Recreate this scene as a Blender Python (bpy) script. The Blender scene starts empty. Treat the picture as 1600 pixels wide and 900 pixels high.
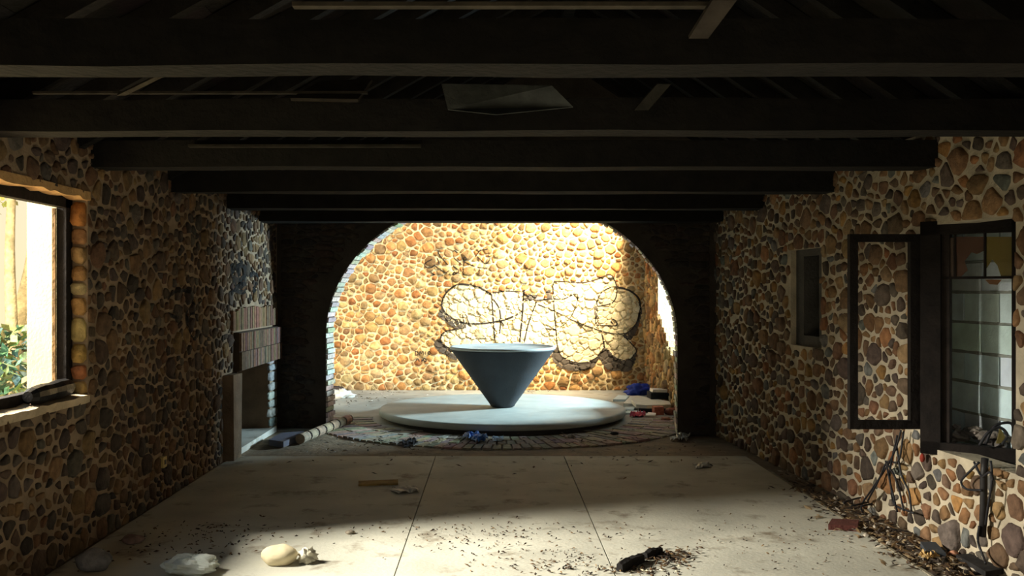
import bpy, math, random
import numpy as np
from mathutils import Vector, noise
from mathutils.bvhtree import BVHTree

SC = bpy.context.scene
# ---------------------------------------------------------------- camera
HC = 1.6          # eye height
FPX = 1440.0      # focal length in pixels of the 1600 px wide frame
cam_d = bpy.data.cameras.new('camera')
cam = bpy.data.objects.new('camera', cam_d)
SC.collection.objects.link(cam)
cam.location = (0, 0, HC)
cam.rotation_euler = (math.pi / 2, 0, 0)
cam_d.sensor_width = 36.0
cam_d.lens = 36.0 * FPX / 1600.0
cam_d.shift_x = 30 / 1600.0
cam_d.shift_y = 5 / 1600.0
cam_d.clip_start = 0.05
SC.camera = cam
# ---------------------------------------------------------------- sky, sun, daylight, added lamps
SKY_H = (1.0, 0.82, 0.50)
SKY_Z = (0.34, 0.62, 0.86)
SKY_STRENGTH = 1.1
SUN_DIR = Vector((-0.06, 0.60, -0.78))
SUN_E = 5.0
EXPOSURE = 0.0
w = bpy.data.worlds.new('sky'); SC.world = w; w.use_nodes = True
nt = w.node_tree
bg = nt.nodes['Background']
tc = nt.nodes.new('ShaderNodeTexCoord'); sx = nt.nodes.new('ShaderNodeSeparateXYZ')
rp = nt.nodes.new('ShaderNodeValToRGB')
nt.links.new(tc.outputs['Generated'], sx.inputs[0]); nt.links.new(sx.outputs['Z'], rp.inputs[0])
rp.color_ramp.elements[0].position = 0.0; rp.color_ramp.elements[0].color = (*SKY_H, 1)
rp.color_ramp.elements[1].position = 0.75; rp.color_ramp.elements[1].color = (*SKY_Z, 1)
nt.links.new(rp.outputs[0], bg.inputs[0]); bg.inputs[1].default_value = SKY_STRENGTH

def add_light(name, kind, loc, aim, energy, color, size=(1, 1), angle=None):
    d = bpy.data.lights.new(name, kind); d.energy = energy; d.color = color
    if kind == 'AREA':
        d.shape = 'RECTANGLE'; d.size, d.size_y = size
    if angle is not None: d.angle = angle
    o = bpy.data.objects.new(name, d); SC.collection.objects.link(o); o.location = loc
    o.rotation_euler = (Vector(aim) - Vector(loc)).to_track_quat('-Z', 'Y').to_euler()
    return o
add_light('sun', 'SUN', (0, 0, 12), Vector((0, 0, 12)) + SUN_DIR, SUN_E, (1.0, 0.80, 0.50), angle=math.radians(2.5))
add_light('daylight_left_window', 'AREA', (-5.7, 5.0, 3.2), (0.2, 5.1, 0.2), 2300, (1.0, 0.94, 0.80), (0.9, 2.0))
add_light('fill_behind_camera', 'AREA', (0.0, -4.6, 2.2), (0.2, 4.0, 0.4), 22, (1.0, 0.90, 0.76), (2.0, 1.8))  # weak fill lamp added behind the camera, its source unseen
la = add_light('hotspot_over_annex', 'AREA', (2.35, 12.5, 4.4), (1.55, 14.9, 2.0), 280, (1.0, 0.84, 0.56), (0.5, 0.7))  # unseen warm lamp added to make the bright spot on the back wall
la.data.spread = math.radians(75)
add_light('daylight_annex_window', 'AREA', (4.6, 12.3, 2.15), (0.0, 12.0, 0.3), 900, (0.62, 0.88, 1.0), (0.6, 0.6))
SC.view_settings.view_transform = 'Standard'
SC.view_settings.look = 'None'
SC.view_settings.gamma = 1.0
SC.view_settings.use_curve_mapping = False
SC.view_settings.exposure = EXPOSURE

# ---------------------------------------------------------------- helpers
R = random.Random(7)
def lin(r, g, b):
    f = lambda c: (c / 255 / 12.92) if c / 255 <= 0.04045 else ((c / 255 + 0.055) / 1.055) ** 2.4
    return (f(r), f(g), f(b))

def P(px, py, d):
    "the world point seen at a pixel, at depth d"
    return Vector(((px - 770) / FPX * d, d, HC - (py - 455) / FPX * d))
def F(px, py, z=0.0):
    "the point at height z seen at a pixel"
    return P(px, py, FPX * (HC - z) / (py - 455))

def material(name, tint=(1, 1, 1), rough=0.9, noise_scale=14.0, lo=0.7, hi=1.15, bump=0.25, bump_scale=60.0, stain=None, metal=0.0):
    "colour attribute x mottling noise, with a fine bump"
    m = bpy.data.materials.new(name); m.use_nodes = True
    t = m.node_tree; N = t.nodes; L = t.links
    b = N['Principled BSDF']; b.inputs['Roughness'].default_value = rough; b.inputs['Metallic'].default_value = metal
    b.inputs['Specular IOR Level'].default_value = 0.25
    at = N.new('ShaderNodeAttribute'); at.attribute_name = 'Col'
    geo = N.new('ShaderNodeNewGeometry')
    nz = N.new('ShaderNodeTexNoise'); nz.inputs['Scale'].default_value = noise_scale; nz.inputs['Detail'].default_value = 6
    L.new(geo.outputs['Position'], nz.inputs['Vector'])
    mr = N.new('ShaderNodeMapRange'); mr.inputs['From Min'].default_value = 0.3; mr.inputs['From Max'].default_value = 0.7
    mr.inputs['To Min'].default_value = lo; mr.inputs['To Max'].default_value = hi
    L.new(nz.outputs['Fac'], mr.inputs['Value'])
    mul = N.new('ShaderNodeVectorMath'); mul.operation = 'SCALE'
    L.new(at.outputs['Color'], mul.inputs[0]); L.new(mr.outputs[0], mul.inputs['Scale'])
    tn = N.new('ShaderNodeVectorMath'); tn.operation = 'MULTIPLY'; tn.inputs[1].default_value = tint
    L.new(mul.outputs[0], tn.inputs[0])
    out = tn.outputs[0]
    if stain:
        col, sc, a, c = stain
        n2 = N.new('ShaderNodeTexNoise'); n2.inputs['Scale'].default_value = sc; n2.inputs['Detail'].default_value = 8; n2.inputs['Roughness'].default_value = 0.65
        L.new(geo.outputs['Position'], n2.inputs['Vector'])
        r2 = N.new('ShaderNodeMapRange'); r2.inputs['From Min'].default_value = a; r2.inputs['From Max'].default_value = c
        L.new(n2.outputs['Fac'], r2.inputs['Value'])
        mx = N.new('ShaderNodeMix'); mx.data_type = 'RGBA'
        L.new(r2.outputs[0], mx.inputs['Factor']); L.new(out, mx.inputs[6]); mx.inputs[7].default_value = (*col, 1)
        out = mx.outputs[2]
    L.new(out, b.inputs['Base Color'])
    n3 = N.new('ShaderNodeTexNoise'); n3.inputs['Scale'].default_value = bump_scale; n3.inputs['Detail'].default_value = 5
    L.new(geo.outputs['Position'], n3.inputs['Vector'])
    bp = N.new('ShaderNodeBump'); bp.inputs['Strength'].default_value = bump; bp.inputs['Distance'].default_value = 0.02
    L.new(n3.outputs['Fac'], bp.inputs['Height']); L.new(bp.outputs[0], b.inputs['Normal'])
    return m

M = {
    'mortar': material('lime_mortar', noise_scale=5, lo=0.7, hi=1.2, bump=0.6, bump_scale=35),
    'stone': material('rubble_stone', noise_scale=18, lo=0.6, hi=1.3, bump=0.5, bump_scale=45),
    'brick': material('fired_brick', noise_scale=22, lo=0.65, hi=1.25, bump=0.4, bump_scale=70),
    'wood': material('old_wood', tint=(0.62, 0.62, 0.62), noise_scale=9, lo=0.6, hi=1.4, bump=0.5, bump_scale=25),
    'concrete': material('floor_concrete', noise_scale=2.2, lo=0.82, hi=1.12, bump=0.15, bump_scale=40,
                         stain=(lin(112, 98, 78), 3.1, 0.55, 0.72), rough=0.75),
    'dirt': material('dirt_floor', noise_scale=3.5, lo=0.65, hi=1.2, bump=0.6, bump_scale=22, stain=(lin(150, 135, 112), 5.0, 0.52, 0.7)),
    'block': material('concrete_block', noise_scale=8, lo=0.85, hi=1.1, bump=0.3, bump_scale=60),
    'disc': material('cast_concrete', noise_scale=4, lo=0.85, hi=1.1, bump=0.12, bump_scale=50, rough=0.7),
    'metal': material('painted_metal', noise_scale=20, lo=0.7, hi=1.2, bump=0.1, rough=0.55),
    'paint': material('spray_paint', noise_scale=30, lo=0.85, hi=1.1, bump=0.2, bump_scale=50, rough=0.8),
    'plastic': material('plastic_sheet', noise_scale=12, lo=0.85, hi=1.1, bump=0.15, rough=0.4),
    'cable': material('rubber_cable', noise_scale=20, lo=0.8, hi=1.2, bump=0.05, rough=0.5),
    'leaf': material('dry_leaf', noise_scale=30, lo=0.7, hi=1.3, bump=0.1),
    'bark': material('pale_bark', noise_scale=14, lo=0.6, hi=1.2, bump=0.5, bump_scale=30),
}
def glass_material():
    m = bpy.data.materials.new('dirty_glass'); m.use_nodes = True
    N = m.node_tree.nodes; L = m.node_tree.links
    b = N['Principled BSDF']; b.inputs['Roughness'].default_value = 0.25
    at = N.new('ShaderNodeAttribute'); at.attribute_name = 'Col'
    L.new(at.outputs['Color'], b.inputs['Base Color'])
    b.inputs['Transmission Weight'].default_value = 0.25; b.inputs['Alpha'].default_value = 0.85
    return m
M['glass'] = glass_material()

def mesh_of(name, verts, faces, mat, col=(0.5, 0.5, 0.5), smooth=False):
    me = bpy.data.meshes.new(name)
    me.from_pydata([tuple(v) for v in verts], [], faces)
    me.materials.append(M[mat])
    n = len(me.vertices)
    a = me.color_attributes.new('Col', 'FLOAT_COLOR', 'POINT')
    arr = np.ones((n, 4), dtype=np.float32)
    arr[:, :3] = np.asarray(col, dtype=np.float32)
    a.data.foreach_set('color', arr.ravel())
    if smooth: me.polygons.foreach_set('use_smooth', [True] * len(me.polygons))
    me.update()
    return me

def link(name, me, parent=None, loc=None):
    o = bpy.data.objects.new(name, me); SC.collection.objects.link(o)
    if parent is not None: o.parent = parent
    if loc is not None: o.location = loc
    return o

def obj(name, verts, faces, mat, parent=None, col=(0.5, 0.5, 0.5), smooth=False, origin=None):
    if origin is None and parent is None:
        a = np.array([tuple(v) for v in verts]); lo, hi = a.min(0), a.max(0)
        origin = Vector(((lo[0] + hi[0]) / 2, (lo[1] + hi[1]) / 2, lo[2]))
    base = Vector((0, 0, 0))
    if parent is not None:
        base = Vector(parent.get('o', (0, 0, 0)))
    org = Vector(origin) if origin is not None else base
    vs = [Vector(v) - org for v in verts]
    o = link(name, mesh_of(name, vs, faces, mat, col, smooth), parent, org - base)
    o['o'] = tuple(org)
    return o

def empty(name, loc):
    o = bpy.data.objects.new(name, None); SC.collection.objects.link(o); o.location = loc; o['o'] = tuple(loc)
    o.empty_display_size = 0.1
    return o
def tag(o, label=None, cat=None, group=None, kind=None):
    if label: o['label'] = label
    if cat: o['category'] = cat
    if group: o['group'] = group
    if kind: o['kind'] = kind
    return o

class MB:
    "collects shapes as world-space vertices"
    def __init__(s): s.v = []; s.f = []; s.c = []
    def add(s, vs, fs, col=None):
        k = len(s.v); s.v += [Vector(v) for v in vs]; s.f += [tuple(i + k for i in f) for f in fs]
        s.c += [col or (0.5, 0.5, 0.5)] * len(vs)
        return s
    def box(s, lo, hi, col=None, jit=0.0, rnd=R):
        x0, y0, z0 = lo; x1, y1, z1 = hi
        vs = [(x0, y0, z0), (x1, y0, z0), (x1, y1, z0), (x0, y1, z0), (x0, y0, z1), (x1, y0, z1), (x1, y1, z1), (x0, y1, z1)]
        if jit: vs = [tuple(c + rnd.uniform(-jit, jit) for c in v) for v in vs]
        return s.add(vs, BOXF, col)
    def obox(s, c, ax, ay, az, hx, hy, hz, col=None, bevel=0.0):
        c = Vector(c)
        vs = []
        for sz in (-1, 1):
            for sx_, sy in ((-1, -1), (1, -1), (1, 1), (-1, 1)):
                vs.append(c + ax * hx * sx_ + ay * hy * sy + az * hz * sz)
        return s.add(vs, BOXF, col)
    def prism(s, poly, n, t, col=None):
        "extrude a world-space polygon by t along n"
        n = Vector(n); k = len(poly)
        vs = [Vector(p) for p in poly] + [Vector(p) + n * t for p in poly]
        fs = [tuple(range(k - 1, -1, -1)), tuple(range(k, 2 * k))] + [(i, (i + 1) % k, k + (i + 1) % k, k + i) for i in range(k)]
        return s.add(vs, fs, col)
    def tube(s, pts, r, n=7, col=None, caps=True):
        pts = [Vector(p) for p in pts]; vs = []; fs = []
        rr = r if hasattr(r, '__len__') else [r] * len(pts)
        up = Vector((0.13, 0.21, 0.97))
        for i, p in enumerate(pts):
            t = (pts[min(i + 1, len(pts) - 1)] - pts[max(i - 1, 0)]).normalized()
            a = t.cross(up)
            if a.length < 0.05: a = t.cross(Vector((1, 0, 0)))
            a.normalize(); b = t.cross(a)
            for k in range(n):
                th = 2 * math.pi * k / n
                vs.append(p + (a * math.cos(th) + b * math.sin(th)) * rr[i])
        for i in range(len(pts) - 1):
            for k in range(n):
                fs.append((i * n + k, i * n + (k + 1) % n, (i + 1) * n + (k + 1) % n, (i + 1) * n + k))
        if caps:
            fs.append(tuple(range(n))[::-1]); fs.append(tuple(range((len(pts) - 1) * n, len(pts) * n)))
        return s.add(vs, fs, col)
    def build(s, name, mat, parent=None, col=None, smooth=False, origin=None):
        return obj(name, s.v, s.f, mat, parent, s.c if col is None else col, smooth, origin)
BOXF = [(3, 2, 1, 0), (4, 5, 6, 7), (0, 1, 5, 4), (1, 2, 6, 5), (2, 3, 7, 6), (3, 0, 4, 7)]
EX, EY, EZ = Vector((1, 0, 0)), Vector((0, 1, 0)), Vector((0, 0, 1))

def smooth_path(pts, n=4):
    "Catmull-Rom through the points"
    pts = [Vector(p) for p in pts]
    if len(pts) < 3: return pts
    q = [pts[0] * 2 - pts[1]] + pts + [pts[-1] * 2 - pts[-2]]
    out = []
    for i in range(1, len(q) - 2):
        a, b, c, d = q[i - 1], q[i], q[i + 1], q[i + 2]
        for k in range(n):
            t = k / n
            out.append(0.5 * ((2 * b) + (c - a) * t + (2 * a - 5 * b + 4 * c - d) * t * t + (3 * b - a - 3 * c + d) * t ** 3))
    out.append(pts[-1])
    return out

# ---------------------------------------------------------------- rubble masonry
def clip(poly, px, py, nx, ny):
    "keep the part of a convex polygon where (p - (px,py)).n <= 0"
    out = []; k = len(poly)
    for i in range(k):
        a = poly[i]; b = poly[(i + 1) % k]
        da = (a[0] - px) * nx + (a[1] - py) * ny; db = (b[0] - px) * nx + (b[1] - py) * ny
        if da <= 0: out.append(a)
        if (da < 0 < db) or (db < 0 < da):
            t = da / (da - db); out.append((a[0] + (b[0] - a[0]) * t, a[1] + (b[1] - a[1]) * t))
    return out
def centroid(p):
    A = cx = cy = 0
    for i in range(len(p)):
        x0, y0 = p[i]; x1, y1 = p[(i + 1) % len(p)]; c = x0 * y1 - x1 * y0
        A += c; cx += (x0 + x1) * c; cy += (y0 + y1) * c
    if abs(A) < 1e-9: return p[0][0], p[0][1], 0
    return cx / 3 / A, cy / 3 / A, abs(A) / 2

def rubble_cells(u0, v0, u1, v1, size, rnd, holes=(), gap=0.02, aspect=1.0, inside=None):
    "irregular stone outlines (convex polygons in u, v) filling a rectangle less its holes"
    pts = []; grid = {}
    W, H = u1 - u0, (v1 - v0) * aspect
    cell = size
    tries = int(W * H / (size * size) * 22)
    for _ in range(tries):
        x, y = rnd.uniform(0, W), rnd.uniform(0, H)
        r = size * rnd.choice((0.5, 0.62, 0.75, 0.9, 1.1, 1.3))
        gx, gy = int(x / cell), int(y / cell); ok = True
        for i in range(gx - 2, gx + 3):
            for j in range(gy - 2, gy + 3):
                for (a, b, c) in grid.get((i, j), ()):
                    if (a - x) ** 2 + (b - y) ** 2 < (0.5 * (r + c)) ** 2: ok = False; break
                if not ok: break
            if not ok: break
        if ok:
            grid.setdefault((gx, gy), []).append((x, y, r)); pts.append((x, y, r))
    cells = []
    for (x, y, r) in pts:
        gx, gy = int(x / cell), int(y / cell)
        poly = [(max(0, x - 2 * size), max(0, y - 2 * size)), (min(W, x + 2 * size), max(0, y - 2 * size)),
                (min(W, x + 2 * size), min(H, y + 2 * size)), (max(0, x - 2 * size), min(H, y + 2 * size))]
        g = gap * rnd.uniform(0.6, 1.5)
        for i in range(gx - 3, gx + 4):
            for j in range(gy - 3, gy + 4):
                for (a, b, c) in grid.get((i, j), ()):
                    dx, dy = a - x, b - y; L = math.hypot(dx, dy)
                    if L < 1e-6: continue
                    # weighted bisector, moved back by half the joint
                    t = 0.5 * L + (r * r - c * c) / (2 * L) * 0.5 - g / 2
                    t = min(max(t, 0.18 * L), 0.82 * L)
                    poly = clip(poly, x + dx / L * t, y + dy / L * t, dx / L, dy / L)
                    if len(poly) < 3: break
                if len(poly) < 3: break
            if len(poly) < 3: break
        if len(poly) < 3: continue
        poly = [(u0 + p[0], v0 + p[1] / aspect) for p in poly]
        cx, cy, A = centroid(poly)
        for (a0, b0, a1, b1) in holes:
            ds = [(a0 - cx, a0, cy, 1, 0), (cx - a1, a1, cy, -1, 0), (b0 - cy, cx, b0, 0, 1), (cy - b1, cx, b1, 0, -1)]
            best = max(ds)
            if best[0] <= 0: poly = []; break
            poly = clip(poly, best[1], best[2], best[3], best[4])
            if len(poly) < 3: break
        if len(poly) < 3: continue
        if inside and not all(inside(*p) for p in poly): continue
        cx, cy, A = centroid(poly)
        if A < 0.12 * size * size / aspect: continue
        cells.append((poly, cx, cy, A))
    return cells

def stone_mesh(poly, cx, cy, h, O, U, V, N, rnd, sink=0.012):
    # cut the corners so the outline reads as a worn stone
    p = []
    k = len(poly)
    for i in range(k):
        a, b = poly[i], poly[(i + 1) % k]
        L = math.hypot(b[0] - a[0], b[1] - a[1])
        if L < 0.012: p.append(((a[0] + b[0]) / 2, (a[1] + b[1]) / 2)); continue
        t0, t1 = rnd.uniform(0.10, 0.26), rnd.uniform(0.10, 0.26)
        p.append((a[0] * (1 - t0) + b[0] * t0, a[1] * (1 - t0) + b[1] * t0)); p.append((a[0] * t1 + b[0] * (1 - t1), a[1] * t1 + b[1] * (1 - t1)))
    n = len(p); vs = []
    tu, tv = rnd.uniform(-0.5, 0.5), rnd.uniform(-0.5, 0.5)
    R_ = max(math.hypot(q[0] - cx, q[1] - cy) for q in p)
    for (s, hh) in ((1.0, -sink), (0.97, 0.55 * h), (0.84, 0.95 * h)):
        for q in p:
            j = rnd.uniform(0.90, 1.05)
            du, dv = (q[0] - cx) * s * j, (q[1] - cy) * s * j
            tilt = (du * tu + dv * tv) / R_ * h * (1 if hh > 0 else 0)
            vs.append(O + U * (cx + du) + V * (cy + dv) + N * (hh + tilt + (rnd.uniform(-0.2, 0.2) * h if hh > 0 else 0)))
    vs.append(O + U * cx + V * cy + N * h * rnd.uniform(0.8, 1.15))
    fs = []
    for r in range(2):
        for i in range(n):
            fs.append((r * n + i, r * n + (i + 1) % n, (r + 1) * n + (i + 1) % n, (r + 1) * n + i))
    for i in range(n): fs.append((2 * n + i, 2 * n + (i + 1) % n, 3 * n))
    if U.cross(V).dot(N) < 0: fs = [f[::-1] for f in fs]
    return vs, fs

def on_screen(c):
    if c.y < 0.5: return False
    px = 770 + FPX * c.x / c.y; py = 455 - FPX * (c.z - HC) / c.y
    return -25 < px < 1625 and -25 < py < 925

def lay_stones(wall, O, U, V, N, cells, palette, rnd, h=(0.015, 0.04), name='stone', limit=300, mat='stone', bvh=None, shape=None):
    items = []
    for (poly, cx, cy, A) in cells:
        hh = rnd.uniform(*h) * min(1.3, 0.6 + A / 0.02 * 0.4)
        vs, fs = stone_mesh(poly, cx, cy, hh, O, U, V, N, rnd)
        base = rnd.choice(palette); k = rnd.uniform(0.75, 1.25)
        col = tuple(c * k * rnd.uniform(0.95, 1.05) for c in base)
        c = O + U * cx + V * cy
        vis = A * abs((c - Vector((0, 0, HC))).normalized().dot(N)) / max(0.3, (c - Vector((0, 0, HC))).length_squared) if on_screen(c) else 0
        items.append((vis, vs, fs, col))
        if bvh is not None: bvh.add(vs, fs)
    items.sort(key=lambda t: -t[0])
    rest = MB()
    for i, (vis, vs, fs, col) in enumerate(items):
        if i < limit and vis > 0: obj(name, vs, fs, mat, wall, col, True)
        else: rest.add(vs, fs, col)
    if rest.v:
        o = rest.build('small_stones' if name == 'stone' else 'small_' + name + 's', mat, wall, smooth=True); o['kind'] = 'stuff'

def slab_with_holes(O, U, V, N, u0, v0, u1, v1, holes, t, mb=None, col=None):
    "a wall of thickness t behind the plane, cut by rectangles, as one skin of cells"
    us = sorted({u0, u1, *[h[0] for h in holes], *[h[2] for h in holes]}); us = [u for u in us if u0 <= u <= u1]
    vs_ = sorted({v0, v1, *[h[1] for h in holes], *[h[3] for h in holes]}); vs_ = [v for v in vs_ if v0 <= v <= v1]
    mb = mb or MB()
    solid = {}
    for i in range(len(us) - 1):
        for j in range(len(vs_) - 1):
            cu, cv = (us[i] + us[i + 1]) / 2, (vs_[j] + vs_[j + 1]) / 2
            solid[i, j] = not any(h[0] < cu < h[2] and h[1] < cv < h[3] for h in holes)
    pt = lambda i, j, k: O + U * us[i] + V * vs_[j] - N * (t * k)
    for (i, j), s in solid.items():
        if not s: continue
        q = [(i, j), (i + 1, j), (i + 1, j + 1), (i, j + 1)]
        mb.add([pt(a, b, 0) for a, b in q], [(0, 1, 2, 3)], col); mb.add([pt(a, b, 1) for a, b in q], [(3, 2, 1, 0)], col)
        for (di, dj, e) in ((-1, 0, (3, 0)), (1, 0, (1, 2)), (0, -1, (0, 1)), (0, 1, (2, 3))):
            if not solid.get((i + di, j + dj), False):
                a, b = q[e[0]], q[e[1]]
                mb.add([pt(*a, 0), pt(*a, 1), pt(*b, 1), pt(*b, 0)], [(0, 1, 2, 3)], col)
    return mb

# ================================================================ STRUCTURE
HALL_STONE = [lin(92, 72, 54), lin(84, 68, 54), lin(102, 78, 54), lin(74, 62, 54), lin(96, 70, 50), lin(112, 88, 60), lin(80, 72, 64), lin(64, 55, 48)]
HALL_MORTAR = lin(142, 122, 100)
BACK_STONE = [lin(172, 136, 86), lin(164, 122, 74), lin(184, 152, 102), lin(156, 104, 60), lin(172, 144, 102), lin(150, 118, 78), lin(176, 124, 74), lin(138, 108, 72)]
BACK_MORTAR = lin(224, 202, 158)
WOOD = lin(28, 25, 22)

# ---- floor: dirt base, slabs laid in the hall, brick paving around the disc
fl = MB()
nx_, ny_ = 60, 110
gx = [-4.2 + 9.4 * i / nx_ for i in range(nx_ + 1)]; gy = [-2.4 + 17.6 * j / ny_ for j in range(ny_ + 1)]
vsf = [(x, y, -0.012 + 0.010 * noise.noise((x * 2.2, y * 2.2, 0))) for y in gy for x in gx]
fsf = [(j * (nx_ + 1) + i, j * (nx_ + 1) + i + 1, (j + 1) * (nx_ + 1) + i + 1, (j + 1) * (nx_ + 1) + i) for j in range(ny_) for i in range(nx_)]
floor = obj('floor', vsf, fsf, 'dirt', col=lin(128, 112, 92), smooth=True, origin=(0, 0, 0)); floor['kind'] = 'structure'
YB_ = 14.9
slab_lines = [(-2.50, -0.555), (-0.548, 0.682), (0.690, 2.44)]
for (a, b) in slab_lines:
    for (ya, yb) in ((-1.9, 3.1), (3.104, 8.9)):
        k = R.uniform(0.95, 1.05)
        MB().box((a, ya, -0.10), (b, yb, 0.008)).build('floor_slab', 'concrete', floor, tuple(c * k for c in lin(190, 188, 174)))
MB().box((-3.9, 10.62, -0.10), (2.46, YB_, 0.0)).build('floor_slab', 'concrete', floor, lin(158, 154, 144))
# thin pale strip along the right edge of the slabs
MB().box((2.442, 1.0, -0.05), (2.462, 8.2, 0.014)).build('edge_strip', 'wood', floor, lin(170, 160, 138))
DC = Vector((0.12, 11.75, 0))
pal_b = [lin(160, 148, 134), lin(146, 134, 124), lin(172, 156, 138), lin(150, 136, 122)]
for row in range(3):
    r0 = 1.64 + row * 0.255; r1 = r0 + 0.245
    n = int(2 * math.pi * (r0 + r1) / 2 / 0.098)
    for k in range(n):
        th = (k + 0.5 * (row % 2)) / n * 2 * math.pi
        if math.sin(th) > -0.02: continue
        dth = 2 * math.pi / n * 0.40
        z = 0.006 + R.uniform(-0.004, 0.006)
        q = []
        for (r, s) in ((r0, -1), (r0, 1), (r1, 1), (r1, -1)):
            q.append((DC.x + r * math.cos(th + s * dth), DC.y + r * math.sin(th + s * dth)))
        vs = [(x, y, -0.03) for x, y in q] + [(x, y, z) for x, y in q]
        obj('paving_brick', vs, BOXF, 'brick', floor, tuple(c * R.uniform(0.8, 1.15) for c in R.choice(pal_b)))

# ---- left wall
XL = -2.53
OL, UL, VL, NL = Vector((XL, 0, 0)), EY, EZ, EX
WIN_L = (2.7, 0.94, 5.755, 2.20)
FIRE = (8.93, 0.0, 10.45, 0.81)
wl = slab_with_holes(OL, UL, VL, NL, -2.2, 0.0, 11.2, 2.56, [WIN_L, FIRE], 0.37).build('wall_left', 'mortar', col=HALL_MORTAR, origin=(XL, 4, 0)); wl['kind'] = 'structure'
rl = random.Random(11)
left_bvh = MB()
# the fireplace covers part of the wall: its brickwork takes the place of stones
FP_HOLES = [WIN_L, FIRE, (8.6, 0.0, 8.95, 0.82), (8.96, 0.78, 10.9, 1.44), (10.40, 0, 10.9, 0.82)]
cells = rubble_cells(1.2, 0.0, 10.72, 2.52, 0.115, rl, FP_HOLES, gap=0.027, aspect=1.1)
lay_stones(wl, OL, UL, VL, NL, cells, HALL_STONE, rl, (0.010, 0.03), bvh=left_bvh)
# stones stacked up the far reveal of the window
z = 0.95
OR_ = Vector((XL, WIN_L[2], 0))
while z < 2.18:
    h = min(rl.uniform(0.09, 0.17), 2.20 - z)
    poly = [(0.004, z + 0.006), (0.098, z + 0.006), (0.098, z + h - 0.006), (0.004, z + h - 0.006)]
    vs, fs = stone_mesh(poly, 0.05, z + h / 2, rl.uniform(0.018, 0.04), OR_, Vector((-1, 0, 0)), EZ, Vector((0, -1, 0)), rl)
    obj('reveal_stone', vs, fs, 'stone', wl, tuple(c * rl.uniform(0.85, 1.15) for c in rl.choice(BACK_STONE)), True)
    z += h

# ---- right wall (turned a little towards the viewer)
def LAT(d): return 3.2385 - 0.075 * d
OR2 = Vector((LAT(0), 0, 0))
UR = Vector((-0.075, 1, 0)).normalized(); NR = Vector((-1, -0.075, 0)).normalized()
kU = math.sqrt(1 + 0.075 ** 2)
WIN_R = (5.04 * kU, 0.60, 6.0 * kU, 2.02)
NICHE = (7.50 * kU, 1.13, 8.13 * kU, 1.96)
wr = slab_with_holes(OR2, UR, EZ, NR, -2.2, 0.0, 10.6, 2.62, [WIN_R, NICHE], 0.16).build('wall_right', 'mortar', col=lin(182, 170, 148), origin=(2.9, 4, 0)); wr['kind'] = 'structure'
rr_ = random.Random(5)
cells = rubble_cells(1.6, 0.0, 10.35, 2.60, 0.122, rr_, [WIN_R, NICHE], gap=0.028, aspect=1.1)
lay_stones(wr, OR2, UR, EZ, NR, cells, [tuple(c * 1.45 for c in q) for q in HALL_STONE * 2] + [lin(136, 96, 64), lin(104, 104, 100), lin(140, 114, 84), lin(146, 112, 66)], rr_, (0.012, 0.034))  # mortar and stones lightened on this wall to carry the left window's light

# ---- partition wall with the arch
def PY(x): return 10.80 - 0.12 * (x + 2.53)
OP = Vector((0, PY(0), 0)); UP = Vector((1, -0.12, 0)).normalized(); NP = Vector((-0.12, -1, 0)).normalized()
kP = math.sqrt(1 + 0.12 ** 2)
AC, AA, AB, AZ = 0.055 * kP, 2.0 * kP, 1.62, 1.08     # centre, half width, rise, springing height
TP = 0.30
def arch_v(u):
    t = (u - AC) / AA
    return -1 if abs(t) >= 1 else AZ + AB * math.sqrt(1 - t * t)
mb = MB()
na = 56
us = [AC - AA * math.cos(math.pi * i / na) for i in range(na + 1)]
TOPZ = 4.35
for k, s in ((0, 1), (TP, -1)):
    fr = lambda u, v: OP + UP * u + EZ * v - NP * k
    for i in range(na):
        a, b = us[i], us[i + 1]
        va, vb = max(AZ, arch_v(a)), max(AZ, arch_v(b))
        q = [fr(a, va), fr(b, vb), fr(b, 2.9), fr(a, 2.9)]
        mb.add(q, [(0, 1, 2, 3)] if s > 0 else [(3, 2, 1, 0)])
    for (a, b) in ((-2.75, AC - AA), (AC + AA, 2.75)):
        q = [fr(a, 0), fr(b, 0), fr(b, 2.9), fr(a, 2.9)]
        mb.add(q, [(0, 1, 2, 3)] if s > 0 else [(3, 2, 1, 0)])
    q = [fr(-3.1, 2.9 - 0.45), fr(-2.75, 2.5), fr(-2.75, 2.9), fr(2.75, 2.9), fr(2.75, 2.55), fr(3.6, 2.5), fr(0.7, TOPZ)]
    mb.add([fr(-2.75, 2.9), fr(2.75, 2.9), fr(0.7, TOPZ)], [(0, 1, 2)] if s > 0 else [(2, 1, 0)])
soff = [(AC - AA, 0)] + [(u, max(AZ, arch_v(u))) for u in us] + [(AC + AA, 0)]
for i in range(len(soff) - 1):
    a, b = soff[i], soff[i + 1]
    mb.add([OP + UP * a[0] + EZ * a[1], OP + UP * a[0] + EZ * a[1] - NP * TP, OP + UP * b[0] + EZ * b[1] - NP * TP, OP + UP * b[0] + EZ * b[1]], [(0, 1, 2, 3)])
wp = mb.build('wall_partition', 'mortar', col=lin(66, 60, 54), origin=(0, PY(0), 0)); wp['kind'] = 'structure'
rp_ = random.Random(3)
def outside_arch(u, v):
    t = (u - AC) / (AA + 0.10)
    if abs(t) >= 1: return True
    return v > AZ + (AB + 0.10) * math.sqrt(1 - t * t)
cells = rubble_cells(-2.50, 0.0, 2.42, 2.5, 0.16, rp_, [], gap=0.014, aspect=2.6, inside=outside_arch)
lay_stones(wp, OP, UP, EZ, NP, cells, [lin(60, 54, 50), lin(52, 48, 46), lin(66, 56, 48)], rp_, (0.010, 0.026))
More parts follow.
